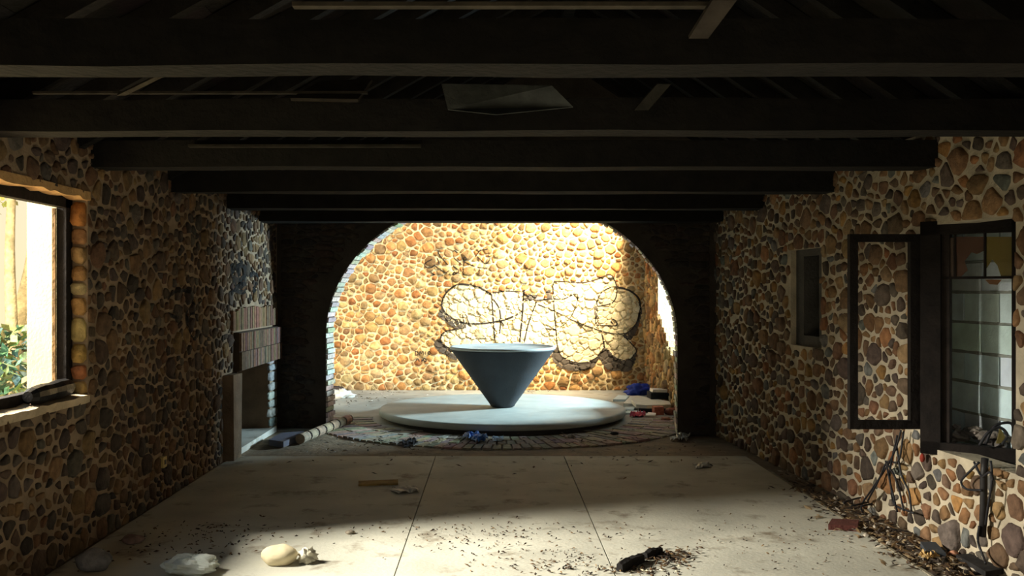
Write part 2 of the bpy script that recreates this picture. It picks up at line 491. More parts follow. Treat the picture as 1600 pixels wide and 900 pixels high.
# brick ring lining the arch, each brick on edge and a little uneven
path = []
zz = 0.03
while zz < AZ: path.append((AC - AA, zz, 1.0, 0.0)); zz += 0.062
th = 0.0
while th < math.pi:
    u, v = AC - AA * math.cos(th), AZ + AB * math.sin(th)
    nu, nv = math.cos(th) / AA, -math.sin(th) / AB; L = math.hypot(nu, nv)
    path.append((u, v, nu / L, nv / L))
    th += 0.062 / math.hypot(AA * math.sin(th), AB * math.cos(th))
zz = AZ
while zz > 0.0: path.append((AC + AA, zz, -1.0, 0.0)); zz -= 0.062
for (u, v, nu, nv) in path:
    inn = UP * nu + EZ * nv; tng = UP * (-nv) + EZ * nu
    c = OP + UP * u + EZ * v - NP * (TP / 2) - inn * 0.042
    o = rp_.uniform(-0.014, 0.012)
    MB().obox(c + inn * o, inn, NP, tng, 0.058, TP / 2 - 0.006, 0.025).build('arch_brick', 'brick', wp, tuple(k * rp_.uniform(0.8, 1.15) for k in rp_.choice([lin(206, 198, 186), lin(190, 178, 164), lin(214, 206, 194)])))

# ---- annex behind the arch: back wall, side walls, left open above for the sun
YB = 14.9
OB, UB, NB = Vector((0, YB, 0)), EX, -EY
wb = slab_with_holes(OB, UB, EZ, NB, -4.0, 0.0, 2.95, 3.3, [], 0.3).build('wall_back', 'mortar', col=BACK_MORTAR, origin=(0, YB, 0)); wb['kind'] = 'structure'
rb = random.Random(21)
back = MB()
back.add([OB + UB * -4 , OB + UB * 3, OB + UB * 3 + EZ * 3.3, OB + UB * -4 + EZ * 3.3], [(0, 1, 2, 3)])
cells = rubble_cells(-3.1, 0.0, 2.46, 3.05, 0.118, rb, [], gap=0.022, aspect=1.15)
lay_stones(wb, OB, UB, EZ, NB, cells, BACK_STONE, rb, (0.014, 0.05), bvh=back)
wal = slab_with_holes(Vector((-3.9, 0, 0)), EY, EZ, EX, 11.2, 0, YB, 2.2, [], 0.3).build('wall_annex_left', 'mortar', col=BACK_MORTAR, origin=(-3.9, 13, 0)); wal['kind'] = 'structure'
XA = 2.46
OA, NA = Vector((XA, 0, 0)), -EX
ahole = [(11.3, 0.95, 11.9, 2.35), (11.9, 0.80, 12.6, 2.35)] + [(12.6 + 0.16 * i, 0.72 + 0.09 * i + 0.02 * (i % 2), 12.6 + 0.16 * (i + 1), 2.35) for i in range(7)]
war = slab_with_holes(OA, EY, EZ, NA, 10.5, 0, YB, 2.95, ahole, 0.32).build('wall_annex_right', 'mortar', col=lin(196, 168, 128), origin=(XA, 13, 0)); war['kind'] = 'structure'
ra = random.Random(9)
cells = rubble_cells(10.55, 0.0, YB, 2.9, 0.13, ra, ahole, gap=0.02)
lay_stones(war, OA, EY, EZ, NA, cells, BACK_STONE, ra, (0.012, 0.05))

# ---- front wall behind the viewer, with the open doorway
OF = Vector((0, -2.2, 0))
wf = slab_with_holes(OF, EX, EZ, EY, -2.9, 0, 3.8, 3.0, [(-1.1, 0, 1.3, 2.25)], 0.3).build('wall_front', 'mortar', col=HALL_MORTAR, origin=(0, -2.2, 0)); wf['kind'] = 'structure'

# ---- ceiling: tie beams, pitched rafters and roof boards
ceil = empty('ceiling', (0.5, 5, 2.55)); ceil['kind'] = 'structure'
rc = random.Random(17)
def beam_mesh(x0, x1, y0, y1, z0, z1, n=14):
    mb = MB(); vs = []
    for i in range(n + 1):
        x = x0 + (x1 - x0) * i / n
        for (y, z) in ((y0, z0), (y1, z0), (y1, z1), (y0, z1)):
            q = noise.noise((x * 1.3, y * 7, z * 9)) * 0.012
            vs.append((x, y + q, z + noise.noise((x * 1.1 + 9, y * 5, z * 5)) * 0.010))
    fs = [(0, 1, 2, 3), tuple(n * 4 + k for k in (3, 2, 1, 0))]
    for i in range(n):
        for k in range(4): fs.append((i * 4 + k, (i + 1) * 4 + k, (i + 1) * 4 + (k + 1) % 4, i * 4 + (k + 1) % 4))
    return mb.add(vs, fs)
for (d, zb, zt, wd) in ((1.75, 2.39, 2.56, 0.20), (3.2, 2.39, 2.545, 0.2), (4.5, 2.385, 2.54, 0.2), (5.8, 2.385, 2.55, 0.2), (7.25, 2.385, 2.55, 0.2), (8.75, 2.385, 2.55, 0.2), (9.95, 2.355, 2.62, 0.28)):
    k = rc.uniform(0.8, 1.2)
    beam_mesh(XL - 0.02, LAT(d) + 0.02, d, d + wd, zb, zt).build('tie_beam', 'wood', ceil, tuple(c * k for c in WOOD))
XR_, ZR_ = 0.7, 4.35
def roof_z(x): return (ZR_ - 2.56) / (XR_ - XL) * (x - XL) + 2.56 if x < XR_ else ZR_ - (ZR_ - 2.62) / (3.25 - XR_) * (x - XR_)
for y in np.arange(1.5, 10.7, 0.52):
    for (xa, xb) in ((XL - 0.3, XR_), (3.30, XR_)):
        za, zb = roof_z(xa), roof_z(xb); ax = (Vector((xb, 0, zb)) - Vector((xa, 0, za))); L = ax.length; ax.normalize()
        az = ax.cross(EY); az = az if az.z > 0 else -az
        jy = rc.uniform(-0.05, 0.05); k = rc.uniform(0.8, 1.9)
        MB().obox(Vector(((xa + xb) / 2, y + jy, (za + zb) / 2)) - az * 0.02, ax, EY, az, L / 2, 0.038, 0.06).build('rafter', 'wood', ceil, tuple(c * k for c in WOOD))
for (xa, xb, nb) in ((XL - 0.42, XR_, 13), (3.36, XR_, 12)):
    za, zb = roof_z(xa), roof_z(xb); ax = (Vector((xb, 0, zb)) - Vector((xa, 0, za))); L = ax.length; ax.normalize()
    az = ax.cross(EY); az = az if az.z > 0 else -az
    for i in range(nb):
        c = Vector((xa, 4.35, za)) + ax * L * (i + 0.5) / nb + az * (0.06 + rc.uniform(-0.003, 0.006))
        MB().obox(c, ax, EY, az, L / nb / 2 + 0.006, 6.65, 0.014).build('roof_or_shade_board', 'wood', ceil, tuple(k * rc.uniform(0.7, 1.3) for k in WOOD))
# unseen boards added over the annex to shade the back wall's edge and cone
for i in range(7):
    e = lambda y: 2.14 if y > 12.2 else -4.0
    ya, yb = 10.85 + i * 0.58, 10.85 + (i + 1) * 0.58 - 0.012
    z = 3.2 + rc.uniform(-0.01, 0.01)
    MB().prism([(e(ya), ya, z), (3.0, ya, z), (3.0, yb, z), (e(ya), yb, z)], EZ, 0.03).build('roof_or_shade_board', 'wood', ceil, tuple(k * rc.uniform(0.8, 1.3) for k in WOOD))
MB().box((XR_ - 0.05, -2.3, ZR_ - 0.2), (XR_ + 0.05, 10.7, ZR_ - 0.02)).build('ridge_beam', 'wood', ceil, WOOD)
# battens, loose boards and scraps of ceiling panel that hang over the beams
def quad_board(pts, t=0.018):
    p = [Vector(q) for q in pts]; n = (p[1] - p[0]).cross(p[3] - p[0]).normalized()
    return MB().prism(p, n, t)
MB().box((P(460, 14, 3.1).x, 3.06, 2.548), (P(1108, 14, 3.1).x, 3.10, 2.562)).build('batten', 'wood', ceil, lin(96, 88, 76))
MB().box((-2.2, 4.40, 2.545), (-0.6, 4.43, 2.556)).build('batten', 'wood', ceil, lin(58, 52, 46))
MB().box((-1.9, 5.74, 2.50), (-0.45, 5.79, 2.515)).build('batten', 'wood', ceil, lin(56, 52, 44))
quad_board([P(690, 132, 4.4), P(700, 172, 4.4), P(775, 180, 4.35), P(895, 168, 4.4), P(862, 135, 4.3)]).build('ceiling_panel', 'wood', ceil, lin(66, 68, 66))
quad_board([P(500, 132, 4.5), P(455, 158, 4.4), P(560, 160, 4.4), P(582, 128, 4.5)]).build('loose_board', 'wood', ceil, lin(50, 43, 35))
quad_board([P(1075, 56, 3.1), P(1105, 56, 3.1), P(1150, -4, 3.0), P(1112, -4, 3.0)]).build('loose_board', 'wood', ceil, lin(84, 76, 68))
quad_board([P(990, 171, 4.4), P(1012, 171, 4.4), P(1048, 130, 4.35), P(1026, 130, 4.35)]).build('loose_board', 'wood', ceil, lin(60, 57, 50))
quad_board([P(184, 146, 4.4), P(198, 146, 4.4), P(275, 108, 4.3), P(262, 108, 4.3)]).build('loose_board', 'wood', ceil, lin(84, 77, 66))

# ---- left window: dark frame set into the opening
w1 = empty('window_1', (XL - 0.12, 4.2, 0.94)); w1['kind'] = 'structure'
xf0, xf1 = XL - 0.155, XL - 0.095
y0, z0, y1, z1 = WIN_L
DARK = lin(40, 34, 30)
MB().box((xf0, y0, z1 - 0.085), (xf1, y1, z1)).build('frame_head', 'wood', w1, DARK)
MB().box((xf0, y0, z0 + 0.02), (xf1, y1, z0 + 0.085)).build('frame_sill', 'wood', w1, DARK)
MB().box((xf0, y1 - 0.085, z0 + 0.02), (xf1, y1, z1)).build('frame_jamb', 'wood', w1, DARK)
MB().box((xf0, y0, z0 + 0.02), (xf1, y0 + 0.085, z1)).build('frame_jamb', 'wood', w1, DARK)
MB().box((xf0 - 0.02, y1 - 0.10, z0 + 0.10), (xf0, y1 - 0.086, z1 - 0.09)).build('frame_bead', 'wood', w1, lin(120, 90, 50))
MB().box((XL - 0.372, y1 - 0.014, z0 + 0.01), (XL - 0.18, y1 - 0.001, z1 - 0.01)).build('plaster_reveal', 'disc', w1, lin(206, 186, 138))
# broken plaster ledge along the inner edge of the sill, ragged on top
rs = random.Random(4); mb = MB(); vs = []; n = 40
for i in range(n + 1):
    y = y0 + (y1 - y0) * i / n
    a = 0.018 + rs.uniform(0, 0.018); b = rs.uniform(0.008, 0.03)
    for (x, z) in ((XL - 0.09, z0 - 0.002), (XL + b, z0 - 0.03), (XL + b, z0 + a * 0.6), (XL - 0.09, z0 + a)): vs.append((x, y, z))
fs = [(i * 4 + k, i * 4 + (k + 1) % 4, (i + 1) * 4 + (k + 1) % 4, (i + 1) * 4 + k) for i in range(n) for k in range(4)] + [(0, 3, 2, 1), tuple(n * 4 + k for k in range(4))]
mb.add(vs, fs).build('sill_mortar', 'mortar', w1, lin(200, 180, 150))
vs = []
for i in range(n + 1):
    y = y0 + (y1 - y0) * i / n
    a = 0.012 + rs.uniform(0, 0.022); b = rs.uniform(0.004, 0.022)
    for (x, z) in ((XL - 0.09, z1 - a), (XL + b, z1 - a), (XL + b, z1 + 0.02), (XL - 0.09, z1 + 0.01)): vs.append((x, y, z))
MB().add(vs, fs).build('lintel_mortar', 'mortar', w1, lin(190, 150, 100))

# ---- right window: frame askew in the opening, shards of pane, block wall outside
w2 = empty('window_2', tuple(P(1450, 700, 5.95))); w2['kind'] = 'structure'
A0, A1 = P(1440, 707, 5.90), P(1600, 729, 5.52)      # foot of the frame, far and near end
A0z, A1z = P(1440, 347, 5.90), P(1600, 341, 5.52)
fx = Vector((A1.x - A0.x, A1.y - A0.y, 0)); FL = fx.length; fx.normalize(); fn = Vector((-fx.y, fx.x, 0)); fn = fn if fn.y < 0 else -fn
zb0, zt0 = A0.z, A0z.z
def wf_box(a, b, za, zb, t0=-0.03, t1=0.03, mb=None):
    mb = mb or MB()
    c = Vector((A0.x, A0.y, 0)) + fx * (a + b) / 2 + fn * (t0 + t1) / 2; c.z = (za + zb) / 2
    return mb.obox(c, fx, fn, EZ, (b - a) / 2, (t1 - t0) / 2, (zb - za) / 2)
FR = lin(34, 28, 25)
wf_box(0, 0.12, zb0, zt0).build('frame_jamb', 'wood', w2, FR)
wf_box(0.12, 0.165, zb0 + 0.05, zt0 - 0.06, -0.06, 0.0).build('frame_bead', 'wood', w2, lin(50, 42, 38))
wf_box(FL - 0.06, FL, zb0, zt0).build('frame_jamb', 'wood', w2, FR)
wf_box(0, FL, zt0 - 0.085, zt0).build('frame_head', 'wood', w2, FR)
wf_box(0, FL, zb0, zb0 + 0.08).build('frame_sill', 'wood', w2, FR)
zt1 = P(1530, 434, 5.75).z
wf_box(0.12, FL, zt1 - 0.008, zt1 + 0.008, -0.02, 0.0).build('transom', 'wood', w2, FR)
for px in (1494, 1541):
    a = FL * (px - 1440) / 160
    wf_box(a - 0.006, a + 0.006, zt1, zt0 - 0.08, -0.02, 0.0).build('muntin', 'wood', w2, FR)
def shard(pix, col):
    p = []
    for (px, py) in pix:
        a = FL * (px - 1440) / 160
        q = Vector((A0.x, A0.y, 0)) + fx * a - fn * 0.01
        q.z = P(px, py, q.y).z; p.append(q)
    MB().prism(p, -fn, 0.003).build('glass_shard', 'glass', w2, col)
shard([(1479, 372), (1493, 371), (1493, 432), (1484, 433), (1479, 415)], lin(84, 70, 60))
shard([(1496, 370), (1539, 370), (1539, 392), (1528, 397), (1520, 394), (1509, 408), (1514, 422), (1504, 432), (1496, 433)], lin(92, 66, 52))
shard([(1543, 370), (1583, 370), (1584, 436), (1566, 434), (1560, 415), (1552, 405), (1543, 420)], lin(128, 112, 56))
shard([(1541, 437), (1566, 437), (1560, 445), (1548, 444)], lin(120, 84, 50))
# the open leaf, swung out into the room
cas = empty('casement', tuple(P(1440, 668, 5.93))); cas['o'] = tuple(P(1440, 668, 5.93))
cas.parent = w2; cas.location = P(1440, 668, 5.93) - Vector(w2['o'])
D = 5.92
cx0, cx1 = P(1326, 0, D).x, P(1441, 0, D).x; cz0, cz1 = P(0, 670, D).z, P(0, 366, D).z
for (a, b, c, d_, nm) in ((cx0, cz0, cx0 + 0.052, cz1, 'stile'), (cx1 - 0.085, cz0, cx1, cz1, 'stile'), (cx0 + 0.052, cz1 - 0.05, cx1 - 0.085, cz1, 'rail'), (cx0 + 0.052, cz0, cx1 - 0.085, cz0 + 0.055, 'rail')):
    MB().box((a, D - 0.022, b), (c, D + 0.022, d_)).build(nm, 'wood', cas, FR)
# block wall standing just outside
wo = empty('wall_outside', tuple(OR2 + UR * 5.9 - NR * 0.5)); wo['kind'] = 'structure'
OW = OR2 - NR * 0.395
ro = random.Random(8)
MB().obox(OW + UR * 5.9 - NR * 0.125 + EZ * 1.3, UR, NR, EZ, 2.0, 0.1, 1.29).build('mortar_bed', 'mortar', wo, lin(70, 74, 74))
for row in range(12):
    for k in range(-5, 5):
        a = 6.0 + k * 0.385 + (0.192 if row % 2 else 0)
        c = OW + UR * (a + 0.19) - NR * (0.07 + ro.uniform(-0.004, 0.004)) + EZ * (0.2 * row + 0.093)
        MB().obox(c, UR, NR, EZ, 0.184, 0.07, 0.0925 + ro.uniform(-0.002, 0.0)).build('concrete_block', 'block', wo, tuple(q * ro.uniform(0.92, 1.08) for q in lin(222, 240, 246)))
for row in range(1, 12):       # mortar squeezed out of the bed joints
    vs = []; n = 60
    for i in range(n + 1):
        a = 4.3 + 3.7 * i / n; b = max(0.0, ro.gauss(0.004, 0.004)); h = 0.007 + ro.uniform(0, 0.006)
        for (x, z) in ((0.0, -h), (b, -h * 0.7), (b, h * 0.6), (0.0, h)): vs.append(OW + UR * a + NR * (x - 0.002) + EZ * (0.2 * row - 0.006 + z))
    MB().add(vs, fs_ := [(i * 4 + k, i * 4 + (k + 1) % 4, (i + 1) * 4 + (k + 1) % 4, (i + 1) * 4 + k) for i in range(n) for k in range(4)]).build('mortar_joint', 'mortar', wo, lin(150, 156, 150))

# ---- narrow slit window in the right wall
w3 = empty('window_3', tuple(OR2 + UR * (7.8 * kU) + EZ * 1.13)); w3['kind'] = 'structure'
def nb(a, b, za, zb, n0, n1, name, col):
    c = OR2 + UR * ((a + b) / 2 * kU) - NR * (n0 + n1) / 2 + EZ * (za + zb) / 2
    MB().obox(c, UR, NR, EZ, (b - a) / 2 * kU, abs(n1 - n0) / 2, (zb - za) / 2).build(name, 'mortar' if name == 'splay' else 'wood', w3, col)
GR = lin(78, 76, 72)
nb(7.50, 7.66, 1.13, 1.96, 0.05, 0.30, 'splay', GR); nb(7.97, 8.13, 1.13, 1.96, 0.05, 0.30, 'splay', GR)
nb(7.66, 7.97, 1.13, 1.22, 0.05, 0.30, 'splay', GR); nb(7.66, 7.97, 1.90, 1.96, 0.05, 0.30, 'splay', GR)
nb(7.66, 7.97, 1.22, 1.90, 0.24, 0.30, 'dark_panel', lin(40, 36, 32))  # dark panel added to stand in for the slit's unlit depth

# ================================================================ FIREPLACE in the left wall
fp = empty('fireplace', (XL, 9.7, 0))
tag(fp, 'stone and brick fireplace with a soldier-brick hood set in the left wall', 'fireplace')
SOOT = lin(30, 28, 27)
mb = MB(); xb = XL - 0.55
mb.box((xb - 0.05, 8.9, 0.0), (xb, 10.5, 0.9)); mb.box((xb, 8.87, 0), (XL - 0.37, 8.92, 0.9)); mb.box((xb, 10.46, 0), (XL - 0.37, 10.51, 0.9)); mb.box((xb, 8.9, 0.83), (XL - 0.37, 10.5, 0.9))
mb.build('firebox', 'mortar', fp, SOOT)
MB().box((XL - 0.56, 8.95, -0.04), (XL + 0.04, 10.62, 0.05)).build('hearth_slab', 'concrete', fp, lin(190, 186, 176))
MB().box((XL - 0.02, 8.64, 0.0), (XL + 0.10, 8.92, 0.81), jit=0.006).build('jamb_post', 'mortar', fp, lin(116, 98, 80))
MB().box((XL, 8.99, 0.815), (XL + 0.055, 10.72, 1.195)).build('hood', 'mortar', fp, lin(70, 58, 48))
rf = random.Random(2)
for row in range(2):
    for k in range(26):
        y = 8.995 + k * 0.0665; z = 0.82 + row * 0.186
        MB().box((XL + 0.04, y + 0.004, z + 0.004), (XL + 0.078 + rf.uniform(-0.004, 0.004), y + 0.0625, z + 0.182)).build('brick', 'brick', fp, tuple(q * rf.uniform(0.8, 1.2) for q in rf.choice([lin(104, 84, 68), lin(94, 78, 66), lin(112, 90, 72)])))
for k in range(28):
    y = 8.86 + k * 0.0665; t = abs(y - 9.75)
    MB().box((XL - 0.02, y + 0.004, 1.215), (XL + 0.03 + rf.uniform(-0.006, 0.006), y + 0.0625, 1.435 - 0.03 * (t > 0.7) + rf.uniform(-0.012, 0.012))).build('brick', 'brick', fp, tuple(q * rf.uniform(0.85, 1.2) for q in rf.choice([lin(116, 90, 66), lin(106, 84, 66), lin(124, 98, 74)])))
z = 0.05                                             # rough stone pier at the far side of the opening
while z < 0.80:
    h = min(rf.uniform(0.07, 0.13), 0.81 - z)
    poly = [(10.40 + rf.uniform(-0.05, 0.04), z + 0.006), (10.74, z + 0.006), (10.74, z + h - 0.006), (10.40 + rf.uniform(-0.05, 0.04), z + h - 0.006)]
    vs, fs = stone_mesh(poly, 10.57, z + h / 2, rf.uniform(0.015, 0.03), OL, UL, VL, NL, rf)
    obj('pier_stone', vs, fs, 'stone', fp, tuple(q * rf.uniform(0.9, 1.1) for q in lin(150, 152, 148)), True)
    z += h

# ================================================================ CONE and DISC
def lathe(prof, c, n=72):
    vs = []; fs = []
    for (r, z) in prof:
        for k in range(n):
            a = 2 * math.pi * k / n; vs.append((c.x + r * math.cos(a), c.y + r * math.sin(a), c.z + z))
    for i in range(len(prof) - 1):
        for k in range(n): fs.append((i * n + k, i * n + (k + 1) % n, (i + 1) * n + (k + 1) % n, (i + 1) * n + k))
    fs.append(tuple(range(n))[::-1]); m = (len(prof) - 1) * n; fs.append(tuple(range(m, m + n)))
    return vs, fs
disc = empty('round_platform', tuple(DC))
tag(disc, 'wide low round concrete platform standing on the floor beyond the arch', 'platform')
vs, fs = lathe([(1.46, -0.03), (1.46, 0.045)], DC, 96); obj('base', vs, fs, 'disc', disc, lin(70, 66, 62))  # base coloured dark to deepen the shade under the overhang
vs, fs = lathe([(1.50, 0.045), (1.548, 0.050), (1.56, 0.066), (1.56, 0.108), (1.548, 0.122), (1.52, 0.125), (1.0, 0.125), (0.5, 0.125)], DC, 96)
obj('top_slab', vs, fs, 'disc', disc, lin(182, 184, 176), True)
cone = empty('inverted_cone', (DC.x, DC.y, 0.125))
tag(cone, 'grey inverted concrete cone standing on its tip on the round platform', 'fountain')
CC = Vector((DC.x + 0.005, DC.y, 0.125))
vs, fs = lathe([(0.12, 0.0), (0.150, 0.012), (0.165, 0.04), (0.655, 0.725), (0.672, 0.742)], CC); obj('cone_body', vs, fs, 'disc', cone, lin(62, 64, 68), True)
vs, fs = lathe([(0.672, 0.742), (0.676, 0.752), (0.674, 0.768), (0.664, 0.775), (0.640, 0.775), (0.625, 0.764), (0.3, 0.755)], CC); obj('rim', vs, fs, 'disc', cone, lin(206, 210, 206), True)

# ================================================================ GRAFFITI (paint lying on the relief of the walls)
def drape(bvh, O, U, V, N, u, v, fallback=0.0):
    p = O + U * u + V * v + N * 0.4
    hit = bvh.ray_cast(p, -N, 0.6)
    return 0.4 - hit[3] if hit[0] is not None else fallback
def make_bvh(mb): return BVHTree.FromPolygons([tuple(v) for v in mb.v], mb.f)
def stroke(mb, bvh, O, U, V, N, pts, w, col, off=0.005, step=0.012):
    pts = [Vector((p[0], p[1], 0)) for p in pts]
    pth = smooth_path(pts, 8); seq = [pth[0]]
    for p in pth[1:]:
        d = (p - seq[-1]).length; k = max(1, int(d / step)); a = seq[-1]
        for i in range(1, k + 1): seq.append(a + (p - a) * i / k)
    vs = []; n = len(seq)
    for i, p in enumerate(seq):
        t = (seq[min(i + 1, n - 1)] - seq[max(i - 1, 0)])
        if t.length < 1e-9: t = Vector((1, 0, 0))
        t.normalize(); s = Vector((-t.y, t.x, 0))
        ww = w * (0.85 + 0.3 * noise.noise((p.x * 9, p.y * 9, 3)))
        for k in (-1, 0, 1):
            q = p + s * ww / 2 * k
            h = max(drape(bvh, O, U, V, N, q.x + a, q.y + b) for a, b in ((0, 0), (0.005, 0), (-0.005, 0), (0, 0.005), (0, -0.005)))
            vs.append(O + U * q.x + V * q.y + N * (h + off))
    fs = []
    for i in range(n - 1):
        for k in range(2): fs.append((i * 3 + k, i * 3 + k + 1, (i + 1) * 3 + k + 1, (i + 1) * 3 + k))
    mb.add(vs, fs, col)
def inpoly(x, y, poly):
    c = False; j = len(poly) - 1
    for i in range(len(poly)):
        xi, yi = poly[i]; xj, yj = poly[j]
        if (yi > y) != (yj > y) and x < (xj - xi) * (y - yi) / (yj - yi) + xi: c = not c
        j = i
    return c
def fill(mb, bvh, O, U, V, N, poly, col, off=0.003, step=0.016):
    pts = [(p[0], p[1]) for p in smooth_path([Vector((p[0], p[1], 0)) for p in poly + [poly[0]]], 3)]
    xs = [p[0] for p in pts]; ys = [p[1] for p in pts]
    idx = {}; vs = []; fs = []
    def vid(i, j):
        if (i, j) not in idx:
            u, v = x0 + i * step, y0 + j * step
            h = max(drape(bvh, O, U, V, N, u + a, v + b) for a, b in ((0, 0), (0.007, 0), (-0.007, 0), (0, 0.007), (0, -0.007)))
            idx[i, j] = len(vs); vs.append(O + U * u + V * v + N * (h + off))
        return idx[i, j]
    x0, y0 = min(xs), min(ys)
    for i in range(int((max(xs) - x0) / step) + 1):
        for j in range(int((max(ys) - y0) / step) + 1):
            if inpoly(x0 + (i + 0.5) * step, y0 + (j + 0.5) * step, pts):
                fs.append((vid(i, j), vid(i + 1, j), vid(i + 1, j + 1), vid(i, j + 1)))
    mb.add(vs, fs, col)
bb = make_bvh(back)
DW = YB - 0.03
def B(px, py): return ((px - 770) / FPX * DW, HC - (py - 455) / FPX * DW)
Z2 = lambda l: [B(640 + x * 0.1556, 420 + y * 0.1556) for x, y in l]
Z3 = lambda l: [B(830 + x * 0.2111, 410 + y * 0.2111) for x, y in l]
Z8 = lambda l: [B(640 + x * 0.1, 370 + y * 0.1) for x, y in l]
INK = lin(44, 36, 30); SHADE = lin(78, 70, 62); CREAM = lin(198, 183, 150)
gb = (bb, OB, UB, EZ, NB)
g = MB()
fill(g, *gb, [B(*p) for p in [(690, 479), (694, 462), (707, 449), (722, 444), (749, 450), (767, 460), (792, 455), (817, 456), (822, 466), (862, 464), (863, 446), (870, 440), (910, 442), (935, 437), (952, 429), (961, 438), (964, 449), (982, 453), (1001, 480), (997, 500), (980, 519), (994, 549), (982, 562), (965, 561), (944, 545), (936, 555), (919, 565), (900, 566), (878, 558), (871, 541), (858, 556), (720, 556), (703, 545), (690, 533), (690, 522), (697, 518), (718, 514), (704, 505), (692, 492)]], CREAM)
tag(g.build('graffiti_fill', 'paint', wb), 'cream paint filling the big graffiti letters')
g = MB()
for poly in (Z2([(325, 395), (300, 425), (295, 480), (400, 560), (480, 604), (565, 592), (550, 545), (430, 500), (350, 440)]),
             Z2([(305, 695), (255, 720), (252, 775), (300, 835), (420, 900), (480, 915), (440, 850), (340, 770)]),
             Z2([(1170, 268), (1280, 265), (1260, 312), (1170, 318)]), Z2([(1370, 225), (1414, 215), (1425, 300), (1385, 300)]),
             Z3([(810, 330), (822, 345), (795, 470), (735, 575), (680, 540), (730, 510), (790, 430)]),
             Z3([(195, 620), (150, 660), (170, 740), (250, 795), (390, 800), (470, 765), (500, 710), (560, 790), (640, 802), (740, 797), (783, 660), (720, 722), (640, 716), (545, 630), (500, 690), (420, 737), (330, 742), (230, 702)]),
             Z3([(465, 330), (490, 330), (500, 465), (475, 455)])):
    fill(g, *gb, poly, SHADE, 0.006)
tag(g.build('graffiti_shade', 'paint', wb), 'dark drop shade along the lower edges of the big graffiti letters')
g = MB()
for l, wd in (([(825, 262), (700, 190), (530, 155), (430, 185), (350, 270), (325, 380), (400, 480), (550, 545), (700, 552), (900, 525), (1040, 480), (1130, 430)], 0.030),
              ([(490, 602), (360, 630), (310, 700), (330, 760), (400, 800), (470, 860)], 0.028),
              ([(825, 260), (840, 500), (855, 720)], 0.024), ([(840, 300), (900, 400), (915, 520), (905, 650)], 0.024),
              ([(900, 500), (950, 570)], 0.02), ([(830, 240), (980, 225), (1140, 232)], 0.020),
              ([(1150, 210), (1140, 330), (1135, 430), (1115, 640), (1105, 740)], 0.030), ([(1275, 330), (1200, 530), (1150, 740)], 0.024),
              ([(1160, 318), (1300, 312), (1410, 300)], 0.018), ([(560, 455), (600, 550), (620, 580)], 0.014), ([(530, 455), (550, 545)], 0.016)):
    stroke(g, *gb, Z2(l), wd, INK, 0.009)
for l, wd in (([(40, 285), (160, 270), (240, 270), (340, 235), (325, 340), (280, 420), (215, 485)], 0.016), ([(85, 490), (180, 495)], 0.020),
              ([(160, 170), (170, 350), (185, 500), (195, 620), (230, 700), (330, 740), (420, 735), (500, 690), (540, 610), (520, 520)], 0.022),
              ([(160, 170), (190, 140), (380, 150), (500, 120), (580, 90), (620, 140), (635, 220), (610, 290), (550, 315), (490, 325)], 0.022),
              ([(490, 322), (490, 280), (530, 215), (620, 180), (720, 205), (790, 260), (810, 330), (790, 430), (720, 515), (640, 530), (540, 515), (440, 480), (300, 425), (180, 365), (50, 310)], 0.020),
              ([(620, 186), (720, 205), (790, 260), (808, 330), (790, 430)], 0.036),
              ([(490, 465), (620, 470), (630, 440), (605, 422), (590, 440), (610, 455)], 0.024),
              ([(520, 520), (540, 610), (560, 660), (640, 715), (720, 720), (780, 660), (740, 600), (680, 540)], 0.022)):
    stroke(g, *gb, Z3(l), wd, INK, 0.009)
tag(g.build('graffiti_outline', 'paint', wb), 'black outline of big rounded graffiti letters')
g = MB()
for l in ([(250, 400), (230, 440), (270, 480), (350, 475), (390, 440)], [(250, 400), (350, 350)], [(440, 210), (470, 290), (600, 440)], [(430, 330), (470, 420)],
          [(380, 440), (550, 555), (620, 530)], [(680, 450), (770, 540), (680, 590), (700, 540)], [(690, 320), (740, 370), (820, 440)], [(860, 380), (840, 450), (835, 600)],
          [(850, 380), (835, 340), (870, 320), (885, 360), (850, 385), (1010, 460)], [(1060, 480), (1220, 490)], [(1090, 500), (1085, 570)], [(1030, 310), (1100, 220), (1220, 190)],
          [(1060, 310), (1190, 420), (1260, 330), (1220, 290)], [(670, 240), (700, 215), (750, 250)], [(330, 600), (385, 590), (330, 560)]):
    stroke(g, *gb, Z8(l), 0.016, INK, 0.007)
tag(g.build('graffiti_tag', 'paint', wb), 'thin black scribbled tag above the big letters')
g = MB()
for l in ([(55, 830), (60, 870)], [(55, 830), (80, 835), (85, 860), (62, 868)], [(100, 870), (105, 830), (120, 850), (135, 825), (140, 865)], [(160, 830), (160, 862)], [(185, 845), (195, 830), (205, 845), (195, 860), (185, 845)], [(60, 930), (80, 905), (100, 930)], [(120, 930), (150, 900), (165, 930), (120, 915)]):
    stroke(g, *gb, Z2(l), 0.014, INK, 0.007)
tag(g.build('graffiti_tag', 'paint', wb), 'tiny black scrawl low beside the big letters')
bl = make_bvh(left_bvh)
def Lw(px, py):
    d = -XL * FPX / (770 - px); return (d, HC - (py - 455) / FPX * d)
Z7 = lambda l: [Lw(230 + x * 0.202, 400 + y * 0.202) for x, y in l]
gl = (bl, OL, UL, EZ, NL)
g = MB()
for l in ([(150, 330), (200, 280), (280, 268), (330, 320), (342, 400), (320, 470)], [(150, 450), (190, 468), (225, 475)], [(290, 420), (310, 560), (350, 640), (370, 620)], [(400, 330), (390, 400)]):
    stroke(g, *gl, Z7(l), 0.035, lin(30, 27, 25), 0.006, 0.02)
tag(g.build('graffiti_tag', 'paint', wl), 'dark ring-shaped scrawl on the left wall')
g = MB()
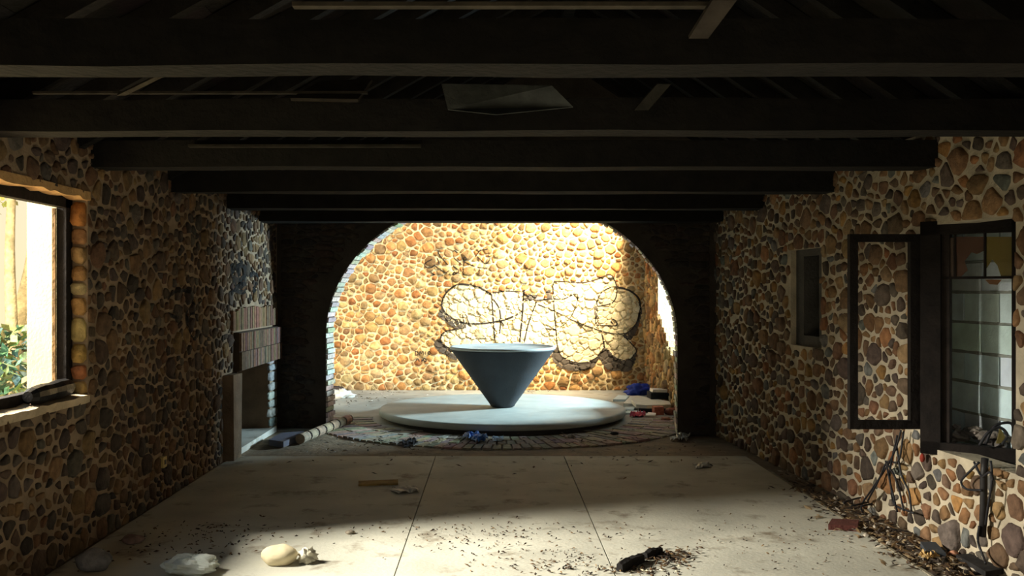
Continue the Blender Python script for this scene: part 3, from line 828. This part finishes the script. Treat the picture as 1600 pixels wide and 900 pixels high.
for l in ([(640, 60), (660, 180), (690, 270)], [(680, 40), (700, 160), (720, 250)], [(720, 30), (740, 130), (735, 230)], [(640, 150), (700, 190), (760, 140)], [(660, 260), (720, 280), (760, 250)], [(790, 150), (820, 130), (840, 180), (810, 280)], [(660, 100), (720, 70), (750, 110)], [(640, 290), (680, 250), (750, 200)]):
    stroke(g, *gl, Z7(l), 0.055, lin(26, 24, 23), 0.006, 0.02)
tag(g.build('graffiti_tag', 'paint', wl), 'dense black scrawl above the fireplace')

# ================================================================ LOOSE THINGS
def lump(name, c, size, mat, col, label, cat, seed=0, rough=0.35, n=18, m=10, freq=1.8, flat=0.25, parent=None, group=None, crease=0.0, flat_shade=False):
    "an uneven rounded body resting at c"
    vs = []; fs = []
    sx_, sy, sz = size
    for i in range(m + 1):
        ph = math.pi * i / m
        for k in range(n):
            a = 2 * math.pi * k / n
            d = Vector((math.sin(ph) * math.cos(a), math.sin(ph) * math.sin(a), math.cos(ph)))
            q = 1 + rough * noise.noise(d * freq + Vector((seed * 7.3, seed, 0)))
            if crease: q += crease * (abs(noise.noise(d * freq * 3.3 + Vector((seed, 5, seed)))) - 0.2)
            v = Vector((d.x * sx_ / 2 * q, d.y * sy / 2 * q, d.z * sz / 2 * q + sz / 2 * (1 - flat)))
            v.z = max(v.z, 0.0)
            vs.append(Vector(c) + v)
    for i in range(m):
        for k in range(n): fs.append((i * n + k, (i + 1) * n + k, (i + 1) * n + (k + 1) % n, i * n + (k + 1) % n))
    o = obj(name, vs, fs, mat, parent, col, not flat_shade, origin=tuple(c))
    if label: tag(o, label, cat, group)
    return o
T = 0.008    # top of the slabs
def FT(px, py): p = F(px, py, T); return Vector((p.x, p.y, T))
lump('plastic_bag', FT(300, 894), (0.30, 0.20, 0.115), 'plastic', lin(206, 212, 204), 'crumpled white plastic bag lying on the near left of the slab floor', 'bag', 1, 0.3, 40, 20, 2.2, 0.3, crease=0.22, flat_shade=True)
lump('plaster_lump', FT(437, 880), (0.21, 0.17, 0.13), 'disc', lin(216, 202, 168), 'rounded cream plaster lump on the pale floor right of the white bag', 'rubble', 3, 0.16, 22, 12, 1.6, 0.35)
lump('crumpled_paper', FT(480, 879), (0.10, 0.09, 0.09), 'plastic', lin(206, 200, 180), 'small crumpled paper ball beside the cream plaster lump', 'paper', 5, 0.5, 24, 14, 3.2, 0.3, crease=0.7)
lump('boulder', FT(148, 889), (0.195, 0.17, 0.135), 'stone', lin(132, 132, 136), 'smooth grey boulder at the foot of the dark left wall', 'stone', 8, 0.22, 20, 12, 1.3, 0.3)
lump('stone_chunk', FT(208, 848), (0.15, 0.12, 0.06), 'stone', lin(140, 118, 110), 'flat pinkish stone chunk on the dark floor behind the grey boulder', 'stone', 9, 0.3, 16, 8, 1.6, 0.3)
lump('stone_chunk', FT(547, 834), (0.065, 0.05, 0.03), 'stone', lin(150, 140, 124), 'small tan pebble alone on the pale floor behind the paper ball', 'stone', 12, 0.3, 12, 8, 1.8, 0.3)
def stick(pa, pb, r, name, col, label, cat, mat='wood', z=T, sides=6):
    a, b = FT(*pa), FT(*pb); a.z = b.z = z + r
    m = a.lerp(b, 0.5) + Vector((0, 0, r * 0.15))
    return tag(MB().tube([a, a.lerp(b, 0.3) + Vector((0, 0, r * 0.1)), m, b], [r * 0.8, r, r * 0.95, r * 0.7], sides).build(name, mat, col=col), label, cat)
stick((262, 880), (281, 873), 0.010, 'charred_stick', lin(38, 34, 32), 'short black stick behind the crumpled white bag', 'stick')
def plank(pix, z, t, name, mat, col, label, cat, group=None, parent=None):
    p = [F(px, py, z + t) for px, py in pix]
    o = MB().prism([Vector((q.x, q.y, z)) for q in p], EZ, t).build(name, mat, parent, col)
    if o.data.polygons and label: tag(o, label, cat, group)
    return o
def charred(name, a, b, w_, h, label):
    a, b = FT(*a), FT(*b); d = (b - a); L = d.length; d.normalize(); s = Vector((-d.y, d.x, 0)); n = 7; vs = []
    for i in range(n + 1):
        t = i / n; k = 0.75 + 0.25 * math.sin(math.pi * min(1, t * 1.3)) + R.uniform(-0.08, 0.08)
        for (q, zz) in ((-0.5, 0.0), (0.5, 0.0), (0.42, 0.75), (0.05, 1.0), (-0.4, 0.85)):
            vs.append(a + d * L * t + s * w_ * q * k + Vector((0, 0, h * zz * k * R.uniform(0.92, 1.05))))
    fs = [tuple(range(5)), tuple(n * 5 + i for i in (4, 3, 2, 1, 0))] + [(i * 5 + k, (i + 1) * 5 + k, (i + 1) * 5 + (k + 1) % 5, i * 5 + (k + 1) % 5) for i in range(n) for k in range(5)]
    o = obj(name, vs, fs, 'wood', None, lin(34, 31, 30)); tag(o, label, 'wood')
charred('charred_wood', (968, 893), (1003, 877), 0.06, 0.065, 'nearer and longer charred black chunk of wood beside the floor joint')
charred('charred_wood', (1007, 874), (1032, 865), 0.055, 0.055, 'farther short charred black chunk of wood behind the longer one')

# litter nobody could count: chips, leaves, grit
def litter(name, spots, n, col, size=(0.006, 0.03), mat='leaf', z=T + 0.001, seed=1, h=0.006):
    r = random.Random(seed); mb = MB()
    for _ in range(n):
        (x, y, sx_, sy) = r.choice(spots)
        px, py = r.gauss(x, sx_), r.gauss(y, sy)
        if py < 560: continue
        p = F(px, py); zz = z + r.uniform(0, h)
        if p.x > LAT(p.y) - 0.06 or p.x < XL + 0.06: continue
        L = r.uniform(*size); W_ = L * r.uniform(0.25, 0.6); a = r.uniform(0, math.pi)
        d = Vector((math.cos(a), math.sin(a), r.uniform(-0.1, 0.35))) * L / 2; s = Vector((-math.sin(a), math.cos(a), r.uniform(-0.2, 0.2))) * W_ / 2
        c = Vector((p.x, p.y, zz)) + Vector((0, 0, abs(d.z) + abs(s.z)))
        vs = [c - d, c + s * 0.9, c + d, c - s, c + Vector((0, 0, 0.003 + r.uniform(0, 0.006)))]
        k = r.choice(col); kk = r.uniform(0.7, 1.3)
        mb.add(vs, [(0, 3, 4), (3, 2, 4), (2, 1, 4), (1, 0, 4), (0, 1, 2, 3)], tuple(q * kk for q in k))
    o = mb.build(name, mat, floor); o['kind'] = 'stuff'
    return o
LC = [lin(60, 46, 34), lin(88, 66, 44), lin(44, 36, 30), lin(110, 88, 60)]
litter('wood_chips', [(850, 865, 70, 18), (760, 850, 60, 14), (900, 880, 40, 12), (820, 828, 120, 10), (700, 838, 60, 12)], 330, LC, (0.008, 0.035), seed=2)
litter('wood_chips', [(1052, 872, 22, 7), (1040, 880, 20, 6)], 150, LC, (0.02, 0.06), seed=3, h=0.015)
litter('wood_chips', [(940, 896, 60, 5), (870, 893, 50, 5), (1010, 897, 25, 4)], 120, LC + [lin(210, 200, 170)], (0.015, 0.045), seed=4)
litter('floor_grit', [(300, 832, 60, 8), (240, 862, 70, 18), (420, 836, 90, 14), (330, 850, 60, 14)], 220, LC, (0.008, 0.04), seed=5)
litter('floor_grit', [(1180, 850, 120, 22), (1280, 870, 90, 20), (1120, 830, 120, 16)], 170, LC, (0.006, 0.03), seed=6)
litter('floor_grit', [(800, 715, 240, 14), (640, 692, 60, 10), (900, 690, 100, 10), (560, 700, 60, 14), (1000, 700, 60, 14)], 260, LC + [lin(150, 140, 130), lin(170, 160, 150)], (0.02, 0.07), seed=7)
litter('leaf_litter', [(1365, 826, 30, 10), (1420, 846, 30, 14), (1460, 868, 30, 14), (1500, 885, 26, 12), (1340, 800, 26, 12), (1300, 775, 30, 16), (1270, 750, 24, 14)], 1500, LC + [lin(150, 130, 100), lin(70, 60, 52), lin(176, 166, 150)], (0.02, 0.085), seed=8, h=0.03, z=-0.005)
litter('floor_grit', [(560, 625, 24, 6), (590, 615, 40, 4), (830, 627, 26, 3)], 110, LC + [lin(190, 180, 170)], (0.02, 0.06), seed=9, z=0.002)
litter('platform_grit', [(805, 627, 16, 2), (830, 625, 14, 2)], 60, [lin(90, 86, 80), lin(60, 52, 44)], (0.02, 0.05), seed=10, z=0.128)

# log with dark rings, and the dark step behind it
lg = empty('ringed_log', tuple(F(467, 694))); lg['o'] = tuple(F(467, 694))
tag(lg, 'pale log with dark rings lying on the floor by the left pier of the arch', 'log')
a, b = F(469, 694), F(546, 661); ax = (b - a).normalized(); L = (b - a).length; rz = 0.054
nseg = 7
for i in range(nseg):
    p0 = a + ax * (L * i / nseg) + EZ * rz; p1 = a + ax * (L * (i + 0.80) / nseg) + EZ * rz; p2 = a + ax * (L * (i + 1) / nseg) + EZ * rz
    MB().tube([p0, p0.lerp(p1, 0.5), p1], [rz, rz * R.uniform(0.96, 1.03), rz], 12).build('log_segment', 'bark', lg, tuple(c * R.uniform(0.9, 1.1) for c in lin(168, 146, 126)))
    MB().tube([p1, p2], rz * 0.90, 12).build('dark_ring', 'bark', lg, lin(44, 38, 36))
plank([(420, 687), (443, 690), (478, 677), (474, 673.5), (440, 676)], 0.0, 0.06, 'stone_step', 'concrete', lin(92, 92, 106), 'low dark stone step at the foot of the left arch pier', 'step')
# scraps on the floor of the annex and the hall
lump('plastic_bag', F(530, 622), (0.36, 0.22, 0.15), 'plastic', lin(226, 218, 206), 'crumpled white sack against the back wall at the far left of the arch', 'bag', 14, 0.5, 30, 16, 2.6, 0.3, crease=0.6)
lump('dark_rubbish', F(518, 612), (0.40, 0.2, 0.11), 'leaf', lin(72, 58, 50), 'dark heap of rubbish behind the white sack at the back wall', 'rubbish', 15, 0.5, 20, 10, 2.4, 0.3, crease=0.4)
def crumple(name, pix, z, amp, mat, col, label, cat, seed):
    "a thin crumpled sheet: grid with ridged folds and a little thickness"
    p = [Vector((q.x, q.y, 0)) for q in (F(*a) for a in pix)]
    n = 12; top = []
    for i in range(n + 1):
        for j in range(n + 1):
            s, t = i / n, j / n
            q = p[0].lerp(p[1], s).lerp(p[3].lerp(p[2], s), t)
            f = abs(noise.noise((s * 4 + seed, t * 4, seed))) + 0.5 * abs(noise.noise((s * 9, t * 9 + seed, 1)))
            q = q + Vector((noise.noise((s * 3, t * 3, seed)) * 0.03, noise.noise((t * 3, s * 3, seed + 4)) * 0.03, 0)); q.z = z + amp * f + 0.004
            top.append(q)
    k = len(top); vs = top + [q - Vector((0, 0, 0.003)) for q in top]; fs = []
    for i in range(n):
        for j in range(n):
            a = i * (n + 1) + j; f = (a, a + n + 1, a + n + 2, a + 1); fs.append(f); fs.append(tuple(k + x for x in f[::-1]))
    return tag(obj(name, vs, fs, mat, None, col), label, cat)
crumple('plastic_scrap', [(722, 685), (742, 682), (764, 690), (744, 694)], 0.012, 0.11, 'plastic', lin(70, 118, 190), 'blue plastic scrap on the brick paving in front of the platform', 'scrap', 3)
crumple('paper_scrap', [(768, 686), (784, 685), (788, 691), (770, 692)], 0.012, 0.03, 'plastic', lin(150, 170, 190), 'pale grey scrap just right of the blue plastic on the paving', 'scrap', 5)
crumple('dark_rag', [(628, 692), (648, 686), (652, 694), (632, 700)], 0.0, 0.05, 'leaf', lin(46, 44, 48), 'dark rag on the floor left of the brick paving', 'rag', 7)
lump('stone_chunk', F(893, 685), (0.09, 0.07, 0.06), 'stone', lin(170, 160, 150), 'pale stone chip on the paving near the front right edge of the platform', 'stone', 20, 0.3, 12, 8, 1.8, 0.3)
lump('stone_chunk', F(960, 680), (0.09, 0.08, 0.05), 'stone', lin(62, 58, 58), 'small black stone on the floor right of the brick paving', 'stone', 21, 0.3, 12, 8, 1.8, 0.3)
crumple('white_sheet', [(1047, 688), (1062, 678), (1078, 681), (1072, 690)], 0.0, 0.07, 'plastic', lin(190, 188, 180), 'torn white sheet at the foot of the right arch pier', 'scrap', 9)
crumple('white_sheet', [(1084, 728), (1106, 724), (1108, 732), (1086, 735)], T, 0.035, 'plastic', lin(190, 190, 184), 'torn white sheet on the shaded slab in front of the right arch pier', 'scrap', 10)
crumple('white_sheet', [(612, 764), (652, 762), (655, 771), (616, 774)], T, 0.035, 'plastic', lin(186, 182, 170), 'torn white sheet on the middle of the slab floor by the yellow batten', 'scrap', 11)
plank([(560, 751), (622, 749), (622, 755), (560, 757)], T, 0.014, 'yellow_batten', 'wood', lin(176, 146, 84), 'short yellow wooden batten on the slab floor', 'batten')
# rubble heap at the right end of the platform
lump('blue_bag', F(997, 617), (0.36, 0.22, 0.19), 'plastic', lin(36, 58, 150), 'crumpled blue plastic bag in the corner of the annex', 'bag', 30, 0.5, 28, 16, 2.0, 0.3, crease=0.5)
lump('black_bag', F(1017, 615), (0.30, 0.2, 0.15), 'plastic', lin(34, 32, 36), 'dark bag lying behind the stacked boards beside the blue bag', 'bag', 31, 0.4, 24, 14, 2.2, 0.3, crease=0.4)
plank([(974, 630), (985, 619), (999, 618), (997, 631)], 0.0, 0.05, 'white_board', 'plastic', lin(206, 206, 198), 'short white board at the left end of the board pile', 'board')
plank([(994, 632), (986, 624), (995, 618), (1046, 627), (1048, 632), (1010, 633)], 0.052, 0.045, 'white_board', 'plastic', lin(206, 204, 192), 'large white board with a dark edge on top of the board pile', 'board')
plank([(1000, 634), (1048, 634), (1050, 639), (998, 639)], 0.0, 0.05, 'dark_board', 'wood', lin(52, 48, 46), 'dark board under the large white board of the pile', 'board')
bx = empty('dark_box', tuple(F(1032, 626))); bx['o'] = tuple(F(1032, 626))
tag(bx, 'dark box with a white lid standing on the board pile', 'box')
d = 12.95; MB().box((P(1014, 0, d).x, d - 0.14, 0.099), (P(1048, 0, d).x, d + 0.16, 0.185), jit=0.006).build('box_body', 'wood', bx, lin(40, 40, 44))
MB().box((P(1018, 0, d).x, d - 0.10, 0.186), (P(1041, 0, d).x, d + 0.14, 0.225), jit=0.006).build('lid', 'plastic', bx, lin(216, 214, 206))
plank([(958, 624), (966, 617), (983, 618), (978, 624)], 0.0, 0.03, 'grey_tile', 'concrete', lin(176, 190, 196), 'blue-grey tile beside the right rim of the platform', 'tile')
plank([(972, 640), (978, 635.5), (993, 635.5), (990, 640)], 0.0, 0.03, 'grey_tile', 'concrete', lin(170, 188, 192), 'blue-grey tile in front of the short white board', 'tile')
plank([(974, 645.5), (980, 641.5), (1006, 641.5), (1004, 645)], 0.0, 0.02, 'grey_tile', 'concrete', lin(178, 190, 188), 'blue-grey tile behind the red rag', 'tile')
crumple('red_rag', [(984, 653), (990, 648), (1008, 648.5), (1007, 653)], 0.01, 0.09, 'leaf', lin(176, 70, 84), 'crumpled red rag in front of the board pile', 'rag', 14)
plank([(1008, 649), (1013, 644), (1025, 645), (1024, 649)], 0.0, 0.03, 'white_tile', 'concrete', lin(222, 216, 204), 'small white tile between the red rag and the loose brick', 'tile')
d = 11.95; MB().box((P(1021, 0, d).x, d - 0.05, 0.0), (P(1036, 0, d).x, d + 0.12, 0.10), jit=0.004).build('loose_brick', 'brick', col=lin(156, 96, 78))
tag(bpy.data.objects['loose_brick'], 'upright red loose brick in front of the board pile', 'brick')
lump('brick_rubble', F(1049, 648), (0.16, 0.16, 0.12), 'brick', lin(150, 92, 72), 'broken red brick lump against the annex wall', 'rubble', 33, 0.5, 14, 9, 1.8, 0.3)
lump('brick_rubble', F(1040, 657), (0.13, 0.1, 0.05), 'brick', lin(170, 120, 96), 'flat broken brick piece at the foot of the right arch jamb', 'rubble', 34, 0.4, 12, 8, 1.8, 0.3)
# things along the foot of the right wall
plank([(1294, 819), (1300, 810), (1342, 812), (1340, 822)], -0.005, 0.05, 'brick_fragment', 'brick', lin(92, 52, 46), 'dark red brick fragment at the edge of the slabs below the cables', 'brick')
plank([(1438, 846), (1462, 847), (1478, 864), (1448, 862)], 0.02, 0.03, 'tile_shard', 'concrete', lin(64, 68, 74), 'dark grey tile shard lying in the leaf litter', 'tile')
plank([(1494, 866), (1534, 864), (1572, 888), (1540, 893)], 0.02, 0.03, 'dark_board', 'wood', lin(48, 46, 46), 'dark flat board in the litter at the foot of the right wall', 'board')
crumple('paper_scrap', [(1434, 876), (1452, 870), (1468, 876), (1450, 882)], 0.02, 0.05, 'leaf', lin(190, 158, 104), 'tan paper scrap among the litter by the right wall', 'scrap', 17)
crumple('paper_scrap', [(1526, 884), (1540, 880), (1550, 886), (1536, 890)], 0.05, 0.04, 'leaf', lin(196, 184, 164), 'pale paper scrap beside the dark board in the litter', 'scrap', 18)
lump('stone_chunk', F(1490, 872), (0.07, 0.06, 0.05), 'stone', lin(180, 130, 104), 'small orange stone among the litter beside the dark board', 'stone', 40, 0.3, 12, 8, 1.8, 0.3)
# rolled black sheeting on the left window sill
a = Vector((XL - 0.045, 5.10, 0.955)); b = Vector((XL - 0.045, 5.60, 0.962)); pts = [a.lerp(b, t) for t in (0, .1, .3, .5, .7, .9, 1)]
tag(MB().tube([p + EZ * 0.06 for p in pts], [0.03, 0.048, 0.056, 0.05, 0.058, 0.054, 0.04], 11).build('rolled_sheet', 'plastic', col=lin(30, 29, 29), smooth=False), 'dark rolled sheet lying on the left window sill', 'sheet')
# socket plate on the left wall
so = empty('socket_box', (XL, 6.99, 0.27)); tag(so, 'small yellowed socket box low on the left wall', 'socket')
MB().box((XL + 0.015, 6.95, 0.265), (XL + 0.045, 7.03, 0.345)).build('plate', 'plastic', so, lin(196, 172, 110))
MB().box((XL + 0.0455, 6.975, 0.288), (XL + 0.050, 7.005, 0.322)).build('socket_hole', 'plastic', so, lin(60, 52, 40))

# rubble on the right window sill
rq = random.Random(31)
sill = MB()
for i in range(46):
    px = rq.uniform(1452, 1580); hgt = 28 * (1 - abs(px - 1500) / 110)
    c = P(px, 692 - max(2, hgt) * rq.uniform(0.0, 1.0), 6.0 - (px - 1450) / 130 * 0.35 + rq.uniform(0.0, 0.07))
    name, col = ('sill_rubble', rq.choice([lin(96, 90, 88), lin(114, 108, 104), lin(80, 76, 74), lin(124, 116, 108)]))
    s = rq.uniform(0.035, 0.085)
    vs = []
    lump_o = lump(name, c - EZ * s * 0.4, (s * 1.2, s, s * 0.8), 'stone', col, 'grey lump of rubble heaped on the right window sill', 'rubble', 50 + i, 0.6, 9, 6, 1.9, 0.3, group='rubble on the right window sill', flat_shade=True)
lump('red_rubble', P(1466, 690, 5.86), (0.045, 0.04, 0.035), 'brick', lin(176, 70, 60), 'small red lump of rubble on the right window sill', 'rubble', 99, 0.4, 10, 7, 1.8, 0.3)
sb = [P(1552, 690, 5.62), P(1556, 662, 5.66), P(1562, 676, 5.64), P(1572, 692, 5.6)]
# cables
def cable(pts, r, label, group=None, n=6):
    o = MB().tube(smooth_path(pts, 6), r, 6).build('cable', 'cable', col=lin(34, 34, 38), smooth=True)
    return tag(o, label, 'cable', group)
def rw(px, py, off=0.05):
    "point near the right wall face seen at a pixel"
    t = (px - 770) / FPX; d = (3.2385 - off) / (t + 0.075)
    return P(px, py, d)
GRP = 'loose cables hanging below the open window leaf'
for (pts, lab) in ([[(1408, 672), (1398, 705), (1382, 735), (1362, 765), (1346, 790), (1350, 806)], 'longest hanging cable, slanting left from the open window leaf to the litter'],
              [[(1402, 680), (1394, 716), (1390, 745), (1396, 775), (1402, 800)], 'cable hanging nearly straight down in the middle of the bundle under the open leaf'],
              [[(1412, 674), (1404, 720), (1386, 722), (1372, 752), (1356, 782)], 'kinked cable under the open leaf that turns left halfway down'],
              [[(1386, 724), (1398, 745), (1406, 770), (1412, 798)], 'short cable in the bundle slanting right towards the wall foot'],
              [[(1384, 720), (1392, 760), (1398, 788), (1428, 802)], 'cable of the bundle bending right along the foot of the wall'],
              [[(1400, 690), (1408, 740), (1420, 768), (1424, 798)], 'rightmost hanging cable of the bundle under the open leaf']):
    cable([rw(x, y, 0.07 + 0.02 * (i % 2)) for i, (x, y) in enumerate(pts)], 0.007, lab, GRP)
for pts, lab in ([[(1318, 800), (1350, 792), (1390, 800), (1424, 812)], 'longest cable sprawled across the litter, reaching farthest left onto the slab'],
                 [[(1330, 806), (1372, 798), (1400, 812), (1412, 820)], 'sprawled cable on the litter nearest the viewer'],
                 [[(1346, 806), (1380, 800), (1416, 806), (1430, 818)], 'sprawled cable on the litter ending closest to the right wall']):
    cable([F(x, y) + EZ * 0.07 for x, y in pts], 0.007, lab, 'cables sprawled on the litter')
cd = MB().tube([rw(1539, 716, 0.06), rw(1537, 745, 0.06), rw(1537, 790, 0.05), rw(1535, 838, 0.05)], 0.020, 8).build('conduit', 'cable', col=lin(40, 38, 38), smooth=True)
tag(cd, 'thick black conduit running down the right wall below the blocked window', 'pipe')
cable([rw(1530, 722, .06), rw(1516, 736, .09), rw(1502, 752, .10), rw(1510, 764, .09), rw(1534, 766, .08)], 0.007, 'thin cable looped to the left of the black conduit')
cable([rw(1548, 720, .07), rw(1550, 750, .08), rw(1544, 790, .09), rw(1540, 820, .07)], 0.007, 'thin cable running along the right of the black conduit')
cable([rw(1522, 722, .07), rw(1534, 744, .08), rw(1546, 738, .09), rw(1552, 750, .08)], 0.007, 'short cable crossing the top of the black conduit')
cable([rw(1530, 822, .08), rw(1528, 846, .08), rw(1536, 868, .08), rw(1540, 880, .12)], 0.007, 'cable end trailing from the conduit to the litter')
cable([P(1540, 694, 5.62), P(1552, 668, 5.6), P(1568, 661, 5.58), P(1582, 664, 5.56), P(1584, 690, 5.54)], 0.009, 'black cable looped over the rubble on the right window sill')
cable([P(1530, 696, 5.6), P(1544, 676, 5.58), P(1562, 668, 5.56), P(1574, 680, 5.55), P(1566, 694, 5.55)], 0.009, 'second black cable looped lower over the rubble on the right sill')
p = [P(1556, 693, 5.68), P(1562, 668, 5.70), P(1573, 690, 5.66)]
tag(MB().prism(p, Vector((0, -1, 0)), 0.008).build('yellow_shard', 'glass', col=lin(120, 108, 60)), 'yellowish glass shard standing in the rubble of the right window sill', 'glass')
lump('red_plug', rw(1441, 722, 0.05), (0.03, 0.035, 0.055), 'brick', lin(150, 58, 44), 'small red plug in the wall below the blocked window', 'plug', 101, 0.3, 10, 8, 1.8, 0.0)

# ================================================================ OUTSIDE
gr = MB().box((-30, -20, -0.25), (30, 45, -0.12)).build('ground', 'dirt', col=lin(190, 178, 140), origin=(0, 0, -0.12)); gr['kind'] = 'structure'
def tree(base, pts, r, leafc, nl, spread, col, label, seed):
    t = empty('tree', tuple(base)); tag(t, label, 'tree')
    r_ = random.Random(seed)
    path = smooth_path([Vector(base) + Vector(p) for p in pts], 4); n = len(path)
    MB().tube(path, [r * (1 - 0.6 * i / n) for i in range(n)], 10).build('trunk', 'bark', t, col, True)
    mb = MB()
    for _ in range(nl):
        c = Vector(base) + Vector((r_.gauss(0, spread[0]), r_.gauss(0, spread[1]), r_.uniform(*spread[2]))) + Vector(pts[-1]) * 0.5 * Vector((1, 1, 0)).length / 2
        a = Vector((r_.uniform(-1, 1), r_.uniform(-1, 1), r_.uniform(-1, 1))).normalized(); b = a.cross(Vector((r_.uniform(-1, 1), 0.3, 0.7))).normalized(); L = r_.uniform(0.05, 0.10)
        mb.add([c - a * L, c + b * L * 0.5, c + a * L, c - b * L * 0.5], [(0, 1, 2, 3)], tuple(q * r_.uniform(0.7, 1.2) for q in r_.choice(leafc)))
    o = mb.build('foliage', 'leaf', t); o['kind'] = 'stuff'
YL = [lin(220, 200, 110), lin(200, 190, 120), lin(226, 214, 150), lin(180, 180, 120)]
tree((-5.45, 10.4, -0.12), [(0, 0, 0), (0.03, 0, 1.0), (0.0, 0, 2.2), (0.06, 0, 3.6)], 0.085, YL, 500, (0.28, 0.4, (1.5, 4.0)), lin(214, 196, 150), 'slim pale tree trunk with yellow leaves outside the left window', 1)
tree((-7.1, 13.2, -0.12), [(0, 0, 0), (0.25, 0.1, 1.2), (0.5, 0.1, 2.4), (0.65, 0.2, 4.4)], 0.15, YL, 700, (0.5, 0.6, (1.3, 4.6)), lin(220, 200, 156), 'thick leaning tree trunk farther outside the left window', 2)
tree((-5.15, 9.75, -0.12), [(0, 0, 0), (0.02, 0, 0.3), (0.0, 0.02, 0.7)], 0.02, [lin(120, 150, 120), lin(96, 136, 122), lin(150, 160, 110)], 420, (0.16, 0.25, (0.3, 1.1)), lin(120, 104, 80), 'low green bush outside the left window below the pale trunks', 3)
for o in SC.objects:
    if 'o' in o: del o['o']
